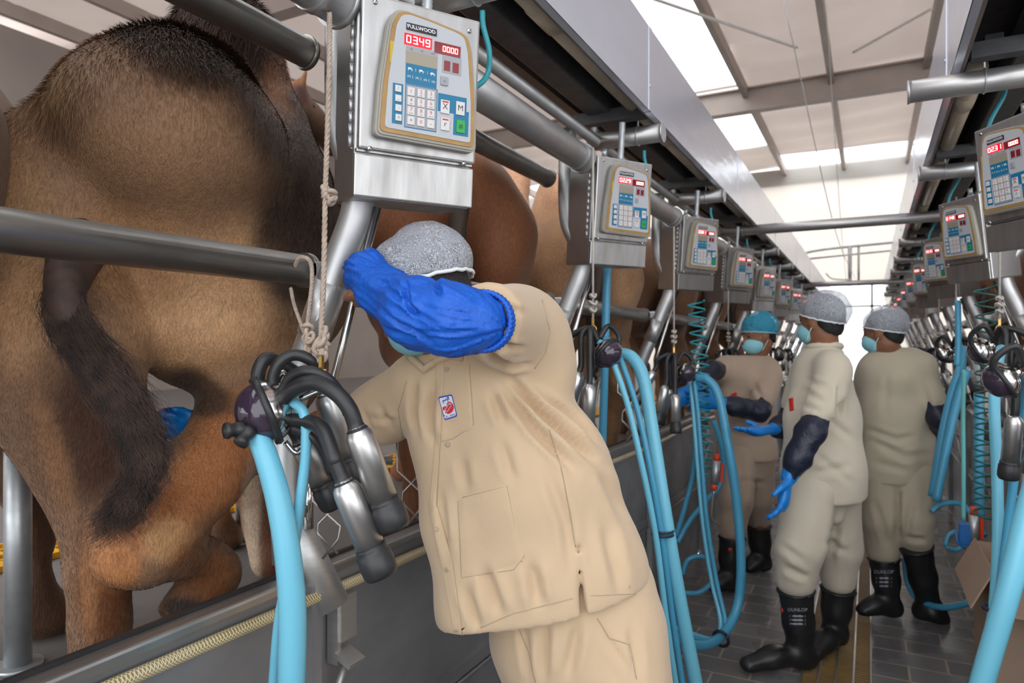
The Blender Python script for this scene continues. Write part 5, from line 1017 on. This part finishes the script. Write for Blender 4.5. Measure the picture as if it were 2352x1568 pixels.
for pts, rr in (([(640, 925, 1.20), (626, 880, 1.20), (640, 835, 1.20), (675, 815, 1.21), (715, 828, 1.22), (742, 862, 1.24)], .0105), ([(650, 900, 1.19), (668, 866, 1.18), (705, 852, 1.17), (750, 868, 1.17), (785, 910, 1.18), (800, 950, 1.19)], .0100), ([(672, 985, 1.19), (712, 1000, 1.18), (745, 1040, 1.19), (760, 1085, 1.20)], .0075)):
    b = MB(); b.tube(spline([AA(*p) for p in pts], 8), rr, 14); b.build('rubber_tube', M['rubber'], cl)
b = MB(); b.tube(spline([AA(655, 1015, 1.22), AA(680, 1040, 1.22), AA(700, 1025, 1.22)], 6), .005, 10); b.build('hook', M['polish'], cl); b = MB(); b.tube(spline([AA(690, 915, 1.19), AA(740, 895, 1.19), AA(760, 905, 1.2)], 5), .006, 8); b.build('hook', M['polish'], cl)
# hoses of the near cluster
def hose(pts, r, m, lab, name='milk_hose', cat='hose', group=None, tie=None, n=16):
    b = MB(); P = spline([A(*p) if len(p) == 3 and not isinstance(p, Vector) else p for p in pts], 10); rs = r if not isinstance(r, (tuple, list)) else list(np.interp(np.linspace(0, 1, len(P)), np.linspace(0, 1, len(r)), r)); b.tube(P, rs, n); return tag(b.build(name, m), lab, cat, group)
hose([(592, 1002, 1.175), (612, 1050, 1.165), (640, 1150, 1.16), (662, 1280, 1.16), (672, 1420, 1.17), (668, 1600, 1.19), (665, 1720, 1.22)], [.0185, .0200, .0215, .0230, .0235, .0235], M['hose'], 'thick pale blue milk hose hanging from the foreground bowl')
hose([(672, 922, 1.19), (698, 950, 1.18), (703, 1030, 1.18), (690, 1140, 1.185), (668, 1280, 1.20), (640, 1430, 1.22), (625, 1600, 1.24)], .0088, M['hose'], 'thin pale blue pulse hose curving beside the thick foreground hose')
hose([(684, 930, 1.20), (702, 1000, 1.205), (694, 1130, 1.21), (672, 1290, 1.22), (660, 1430, 1.24), (650, 1600, 1.26)], .0088, M['hose'], 'second thin pale blue pulse hose, half hidden behind the thick foreground hose')
# ropes
def rope(pts, r, lab, m='rope', cat='rope', knots=(), group=None):
    g = MB(); P = [A(*p) for p in pts]; sp = spline(P, 12); L = sum((sp[i + 1] - sp[i]).length for i in range(len(sp) - 1))
    for s_ in range(3):            # three twisted strands
        n = max(20, min(500, int(L / .004))); V = []; cum = 0
        for i in range(n + 1):
            t = i / n * (len(sp) - 1); j = min(int(t), len(sp) - 2); p = sp[j].lerp(sp[j + 1], t - j); T = (sp[j + 1] - sp[j]).normalized(); x = T.cross(FWD).normalized(); y = T.cross(x); a = i / n * L / (r * 5.5) * 2 * math.pi / 1.0 + s_ * 2.094; V.append(p + (x * math.cos(a) + y * math.sin(a)) * r * .5)
        g.tube(V, r * .62, 6)
    o = tag(g.build('hanging_rope', M[m], fix=False), lab, cat, group)
    for u, v, d, kr in knots:
        k = MB(); c = A(u, v, d); rg = random.Random(int(u + v))
        for i in range(3):
            ax1 = Vector((rg.uniform(-1, 1), rg.uniform(-1, 1), rg.uniform(-1, 1))).normalized(); e1 = ax1.orthogonal().normalized(); e2 = ax1.cross(e1)
            k.tube([c + Vector((0, 0, (i - 1) * kr * .7)) + (e1 * math.cos(t) + e2 * math.sin(t)) * kr * .62 for t in np.linspace(0, 6.28, 13)], r * .9, 7)
        k.build('knot', M[m], o)
    return o
rope([(757, 30, 1.30), (757, 120, 1.30), (752, 300, 1.30), (747, 450, 1.29), (744, 620, 1.27), (738, 760, 1.24), (738, 815, 1.215)], .0050, 'long pale rope from above the nearest control box down to the foreground cluster', knots=[(762, 452, 1.29, .012), (747, 440, 1.29, .009), (735, 800, 1.22, .018), (745, 775, 1.23, .014)])
rope([(676, 612, 1.46), (690, 592, 1.44), (712, 600, 1.43), (717, 640, 1.42), (712, 700, 1.36), (706, 765, 1.27), (712, 830, 1.22)], .0046, 'rope looped over the end of the rump rail and tied to the foreground cluster', knots=[(708, 765, 1.26, .014), (712, 790, 1.24, .016)])
rope([(668, 662, 1.46), (676, 700, 1.42), (700, 765, 1.27)], .0040, 'short rope strand under the end of the nearest rump rail')
b = MB(); b.box(A(738, 835, 1.205), (.007, .006, .026)); b.tube(spline([A(733, 845, 1.2), A(728, 862, 1.2), A(738, 872, 1.2), A(746, 862, 1.2)], 5), .0035, 8); b.lathe([(.0001, .006), (.006, .006), (.007, 0), (.0001, -.001)], A(746, 872, 1.19), -FWD, 14); b.cyl(A(734, 850, 1.2), A(750, 850, 1.2), .003, n=8)
tag(b.build('snap_hook', M['brass']), 'small brass snap hook between the rope and the foreground cluster', 'hook')
# --- generic hanging cluster, copied along both rows
def make_cluster():
    r = empty('milking_cluster'); V3 = Vector
    bowl(r, V3((.055, -.02, -.10)), V3((.75, -.3, -.5)), .052)
    for (tx, ty, bx, by, zt) in ((-.045, -.03, -.075, -.05, -.17), (-.02, .05, -.05, .075, -.19), (-.10, .01, -.17, .0, -.10), (.0, -.065, .0, -.085, -.21)):
        t = V3((tx, ty, zt)); bt = t + (V3((bx, by, zt - .12)) - t).normalized() * .135
        teat_cup(r, t, bt, .0235, 1.2, [V3((.02, -.01, -.06)), V3((.0 + tx * .2, ty * .4, -.015)), V3((tx * .8, ty * .8, -.04))], .011)
    b = MB(); b.tube(spline([V3((.02, .01, -.05)), V3((.05, .03, -.005)), V3((.09, .01, -.04)), V3((.085, -.01, -.09))], 6), .010, 12); b.build('rubber_tube', M['rubber'], r)
    b = MB(); b.box((0, 0, .01), (.008, .006, .03)); b.tube(spline([V3((.0, 0, 0)), V3((.012, 0, -.015)), V3((0, 0, -.03)), V3((-.01, 0, -.015))], 5), .003, 8); b.build('brass_clip', M['brass'], r)
    return r
gc = make_cluster(); firstc = True
spots = [('left', AX(1362, 745, -.86), 10, 'behind the leaning worker, hung on a white rope'), ('left', AX(1548, 808, -.86), 20, 'with a purple bowl, before the blue-capped worker'),
         ('left', Vector((-.88, 4.95, 1.48)), 40, 'beyond the blue-capped worker'), ('left', Vector((-.88, 6.22, 1.48)), 60, 'fifth along the left row'), ('left', Vector((-.88, 7.5, 1.48)), 20, 'sixth along the left row'), ('left', Vector((-.88, 8.8, 1.46)), 80, 'seventh along the left row'),
         ('right', A(2362, 790, 1.9), 200, 'cut by the right edge of the photo'), ('right', A(2296, 745, 2.6), 175, 'under the nearest right control box'), ('right', A(2196, 770, 3.7), 160, 'behind the worker seen from the back'), ('right', Vector((.45, 5.9, 1.48)), 190, 'fourth along the right row'), ('right', Vector((.45, 7.2, 1.48)), 150, 'fifth along the right row'), ('right', Vector((.45, 8.5, 1.48)), 210, 'sixth along the right row')]
for i, (sd, p, rz, lab) in enumerate(spots):
    o = gc if firstc else copy_tree(gc); firstc = False
    o.location = p; o.rotation_euler = (0, 0, math.radians(rz)); tag(o, 'hanging steel and black rubber milking cluster ' + lab, 'milking cluster', 'hanging milking clusters')
    if i != 6:
        b = MB(); top = p + Vector((0, 0, .75 if i > 1 else .62)); b.tube([top, p + Vector((0, 0, .02))], .0042, 8)
        for z, kr in ((.05, .011), (.075, .013), (.10, .010)): b.tube([p + Vector((math.cos(t) * kr, math.sin(t) * kr, z + .006 * math.sin(2 * t))) for t in np.linspace(0, 6.28, 10)], .005, 6)
        tag(b.build('hanging_rope', M['rope_white']), 'white rope holding up the milking cluster ' + lab, 'rope', 'white cluster ropes')
# --- hoses farther along
H1 = [(1424, 812, 2.52), (1452, 822, 2.48), (1478, 870, 2.44), (1500, 1000, 2.40), (1528, 1180, 2.36), (1562, 1380, 2.34), (1600, 1580, 2.34), (1630, 1750, 2.36)]
hose(H1, .0235, M['hose'], 'thick blue milk hose arching down just behind the leaning worker')
hose([(1378, 775, 2.42), (1410, 795, 2.40), (1452, 900, 2.36), (1484, 1030, 2.34), (1518, 1220, 2.33), (1545, 1420, 2.33), (1572, 1600, 2.34)], .0105, M['hose_deep'], 'left of two thin blue hoses beside the thick hose behind the leaning worker')
hose([(1372, 782, 2.38), (1396, 805, 2.36), (1436, 910, 2.33), (1468, 1040, 2.31), (1505, 1225, 2.31), (1530, 1420, 2.31), (1556, 1600, 2.32)], .0105, M['hose'], 'paler of two thin hoses beside the thick hose behind the leaning worker')
b = MB(); c = A(1522, 1223, 2.34)
for z in (-.006, .006): b.tube([c + RIGHT * math.cos(t) * .036 + FWD * math.sin(t) * .03 + UP * z for t in np.linspace(0, 6.28, 20)], .0045, 6)
tag(b.build('hose_tie', M['navy']), 'dark blue tie binding the hoses behind the leaning worker', 'tie', 'hose ties')
hose([(1395, 615, 2.85), (1391, 750, 2.85), (1388, 880, 2.86), (1382, 1060, 2.9)], .0165, M['hose_deep'], 'straight blue hose hanging vertically from the second left control box')
hose([(1600, 868, 3.45), (1625, 872, 3.42), (1650, 910, 3.40), (1672, 1020, 3.36), (1692, 1150, 3.34), (1702, 1290, 3.32), (1694, 1390, 3.30), (1662, 1455, 3.20), (1610, 1482, 3.0), (1540, 1462, 2.8), (1480, 1440, 2.65)], .0225, M['hose_deep'], 'thick blue milk hose looping down to the floor before the blue-capped worker')
hose([(1594, 875, 3.42), (1604, 960, 3.40), (1622, 1180, 3.36), (1645, 1330, 3.33), (1666, 1430, 3.26), (1650, 1470, 3.15), (1590, 1462, 2.95), (1490, 1428, 2.7)], .0105, M['hose_deep'], 'left thin blue hose of the pair hanging before the blue-capped worker')
hose([(1586, 880, 3.44), (1594, 960, 3.42), (1612, 1180, 3.38), (1634, 1330, 3.35), (1655, 1425, 3.28), (1640, 1466, 3.18), (1580, 1452, 2.98), (1490, 1418, 2.72)], .0105, M['hose'], 'right thin blue hose of the pair hanging before the blue-capped worker')
b = MB(); c = A(1656, 1466, 3.15); ax = (A(1694, 1390, 3.3) - A(1610, 1482, 3.0)).normalized(); e1 = ax.orthogonal().normalized(); e2 = ax.cross(e1); b.tube([c + (e1 * math.cos(t) + e2 * math.sin(t)) * .036 for t in np.linspace(0, 6.28, 20)], .008, 6); tag(b.build('hose_tie', M['navy']), 'dark blue tie on the hoses curving to the floor at the worker boots', 'tie', 'hose ties')
hose([(1600, 960, 3.75), (1592, 1080, 3.75), (1574, 1160, 3.75), (1552, 1232, 3.75)], .014, M['hose_deep'], 'blue hose slanting down to the dark steel panel left of the hose loop')
hose([(1640, 965, 3.9), (1660, 1040, 3.9), (1655, 1110, 3.9), (1622, 1150, 3.85), (1585, 1195, 3.8), (1555, 1245, 3.75)], .015, M['hose_deep'], 'blue hose bending behind the spray lance toward the panel')
hose([(1568, 1318, 3.75), (1580, 1286, 3.75), (1612, 1278, 3.75), (1638, 1300, 3.75), (1636, 1335, 3.75), (1606, 1360, 3.75), (1570, 1362, 3.75)], .014, M['hose_deep'], 'short blue hose coiled in a ring low on the left of the aisle')
def coil(p, q, R, turns, r, m, lab):
    b = MB(); p, q = Vector(p), Vector(q); n = int(turns * 14); b.tube([p.lerp(q, i / n) + Vector((math.cos(i / 14 * 6.283), math.sin(i / 14 * 6.283), 0)) * R for i in range(n + 1)], r, 6); tag(b.build('coiled_air_line', m), lab, 'coiled line')
coil(A(1598, 690, 3.55), A(1610, 860, 3.55), .042, 8, .0045, M['teal'], 'teal spiral air line hanging beside the third left post')
coil(A(1612, 870, 3.6), A(1622, 1090, 3.6), .036, 12, .0045, M['teal'], 'lower stretched teal spiral line behind the purple bowl')
coil(A(2264, 655, 2.9), A(2268, 800, 2.9), .040, 5, .0045, M['green_coil'], 'dark green spiral air line under the nearest right control box')
coil(A(2262, 820, 2.9), A(2258, 1190, 2.9), .036, 15, .0045, M['green_coil'], 'long dark green spiral line wound down the right hand pole')
# right row hoses
hose([(2400, 1040, 1.62), (2360, 1180, 1.60), (2318, 1350, 1.60), (2275, 1500, 1.62), (2235, 1640, 1.64)], .0255, M['hose'], 'thickest pale blue hose slanting across the lower right corner')
hose([(2300, 800, 2.5), (2288, 860, 2.35), (2284, 940, 2.25), (2290, 1080, 2.22), (2292, 1230, 2.20), (2284, 1390, 2.18), (2262, 1500, 2.16), (2240, 1620, 2.15)], .0165, M['hose'], 'blue hose hanging down the right side in front of the green spiral')
hose([(2356, 860, 2.0), (2342, 960, 2.1), (2330, 1090, 2.12), (2312, 1230, 2.14), (2292, 1390, 2.15), (2280, 1500, 2.14), (2262, 1620, 2.13)], .0125, M['hose_deep'], 'blue hose nearer the right edge joining the hanging hose at a black tie')
b = MB(); c = A(2284, 1396, 2.165)
b.tube([c + RIGHT * math.cos(t) * .032 + FWD * math.sin(t) * .026 for t in np.linspace(0, 6.28, 20)], .006, 6); tag(b.build('hose_tie', M['navy']), 'black tie around the hoses at the lower right', 'tie', 'hose ties')
hose([(2248, 905, 3.1), (2248, 1050, 3.1), (2250, 1190, 3.1)], .020, M['hose_deep'], 'broad blue vertical hose behind the green spiral on the right')
hose([(2214, 850, 2.9), (2212, 960, 2.9), (2213, 1080, 2.9), (2213, 1195, 2.9)], .0085, mat('sea_green_tube', (.12, .42, .42), .35), 'thin sea-green tube hanging straight on the right', cat='tube')
hose([(2200, 690, 3.4), (2201, 780, 3.4), (2198, 840, 3.4)], .014, M['hose_deep'], 'short blue hose under the second right control box')
hose([(2212, 800, 3.6), (2205, 850, 3.5), (2188, 900, 3.5), (2165, 1000, 3.5), (2142, 1140, 3.5)], .022, M['hose_deep'], 'left of two blue hoses slanting down behind the worker seen from the back')
hose([(2222, 850, 3.45), (2202, 910, 3.45), (2178, 1010, 3.45), (2150, 1150, 3.45)], .020, M['hose_deep'], 'right of two blue hoses slanting down behind the worker seen from the back')
hose([(2140, 1175, 3.5), (2160, 1158, 3.5), (2200, 1155, 3.45), (2225, 1172, 3.4), (2262, 1230, 3.3)], .013, M['hose_deep'], 'blue hose arching low behind the spray gun on the right')
hose([(2078, 1285, 3.95), (2086, 1340, 3.85), (2112, 1378, 3.75), (2160, 1394, 3.6), (2210, 1388, 3.5), (2260, 1368, 3.45)], .0165, M['hose_deep'], 'blue hose curving over the floor at the boots of the worker on the right')
hose([(2172, 1252, 3.3), (2180, 1228, 3.3), (2205, 1222, 3.3), (2222, 1240, 3.3), (2200, 1262, 3.3), (2172, 1256, 3.3)], .010, M['hose_deep'], 'small coil of blue hose beside the spray gun on the right')
# spray guns
def gun(p, sc, lab, lean):
    g = empty('spray_gun', p, (0, lean, YAW), lab, 'spray gun', 'spray guns')
    b = MB(); b.cyl((0, 0, .02), (0, 0, .14), .018, .020); b.build('gun_body', M['galv'], g)
    b = MB(); b.cyl((0, 0, .14), (0, 0, .175), .016, .013); b.build('red_cap', M['red'], g); b = MB(); b.box((.032, 0, .08), (.014, .014, .10), bev=.003); b.build('trigger', M['red'], g)
    b = MB(); b.cyl((0, 0, -.01), (0, 0, .02), .016); b.build('red_collar', M['red'], g); b = MB(); b.tube(spline([Vector((0, 0, -.01)), Vector((.0, 0, -.10)), Vector((.006, 0, -.16)), Vector(lab and (.05 if lean > 0 else .012, 0, -.19))], 5), .006, 8); b.build('lance', M['galv_wire'], g)
gun(A(1640, 1120, 3.5), 1, 'red and grey spray gun hanging before the worker with the blue hair net', .10)
gun(A(2238, 1255, 3.0), 1, 'red and grey spray gun hanging above the cardboard box on the right', -.02)
b = MB(); b.box(A(2220, 1225, 3.02), (.06, .04, .10), bev=.006); b.tube(spline([A(2195, 1215, 3.0), A(2200, 1245, 2.98), A(2215, 1258, 2.98)], 5), .005, 6); tag(b.build('valve_block', M['blue_plastic']), 'small blue valve block beside the right spray gun', 'valve')
# cardboard box
cb = empty('cardboard_box', (.40, 3.02, 0), (0, 0, 0), 'open brown cardboard box standing on the floor at the lower right', 'box')
b = MB(); t = .006; w_, d_, h_ = .26, .50, .66
for c_, s_ in (((w_ / 2, 0, h_ / 2), (w_, t, h_)), ((w_ / 2, d_, h_ / 2), (w_, t, h_)), ((0, d_ / 2, h_ / 2), (t, d_, h_)), ((w_, d_ / 2, h_ / 2), (t, d_, h_)), ((w_ / 2, d_ / 2, .01), (w_, d_, t))): b.box(c_, s_)
b.build('box_body', M['cardboard'], cb)
for c_, s_, R_ in (((-.035, d_ / 2, h_ - .06), (t, d_, .16), Matrix.Rotation(.45, 3, 'Y')), ((w_ / 2, -.05, h_ - .05), (w_, t, .16), Matrix.Rotation(-.6, 3, 'X'))): b = MB(); b.box(c_, s_, 0, R_); b.build('flap', M['cardboard'], cb)
# wire spring hooks, chains, galvanised posts on the left platform
def zig(p, lab, s=1.0):
    b = MB(); p = Vector(p); P = [(0, .09), (0, 0), (.055, -.05), (.052, -.075), (.02, -.115)]; Q = [(.055, 0), (.012, -.045), (.01, -.065), (.05, -.105)]
    for pts in (P, Q): b.tube([p + RIGHT * x * s + UP * z * s for x, z in pts], .0026 * s, 8)
    tag(b.build('wire_hook', M['galv_wire']), lab, 'wire hook', 'bent wire hooks')
zig(A(718, 1150, 1.36), 'bent zigzag wire hook beside the foot of the nearest stall post'); zig(A(1418, 900, 2.5) , 'bent wire hook under the cluster behind the leaning worker', 1.6); zig(A(912, 1080, 1.7), 'bent zigzag wire hook hanging left of the leaning worker', 1.2)
def gpost(x, y, z1, r, lab, extra=()):
    g = empty('galvanised_post', (x, y, PZ), label=lab, cat='post', group='galvanised posts on the left platform'); b = MB(); b.cyl((0, 0, 0), (0, 0, z1), r); b.cyl((0, 0, 0), (0, 0, .012), r * 1.8); b.cyl((0, 0, z1), (0, 0, z1 + .01), r * 1.05); b.build('pole', M['galv'], g)
    for z, dx, dy in extra: b = MB(); b.cyl((-dx, -dy, z), (dx, dy, z), r * .8); b.cyl((0, 0, z - .04), (0, 0, z + .04), r * 1.3); b.build('cross_bar', M['galv'], g)
gpost(-1.87, .93, .62, .030, 'galvanised post standing at the left edge between the camels')
gpost(-2.25, 1.95, .55, .032, 'galvanised post behind the lifted hind leg of the near camel')
gpost(-2.55, 2.75, .62, .030, 'galvanised post with cross bars beyond the near camel', [(.30, .28, .20), (.18, .28, .20)])
gpost(-2.05, 3.0, .62, .028, 'galvanised post left of the leaning worker')
gpost(-2.2, 5.3, 2.0, .025, 'tall white-grey post behind the pale camel head')
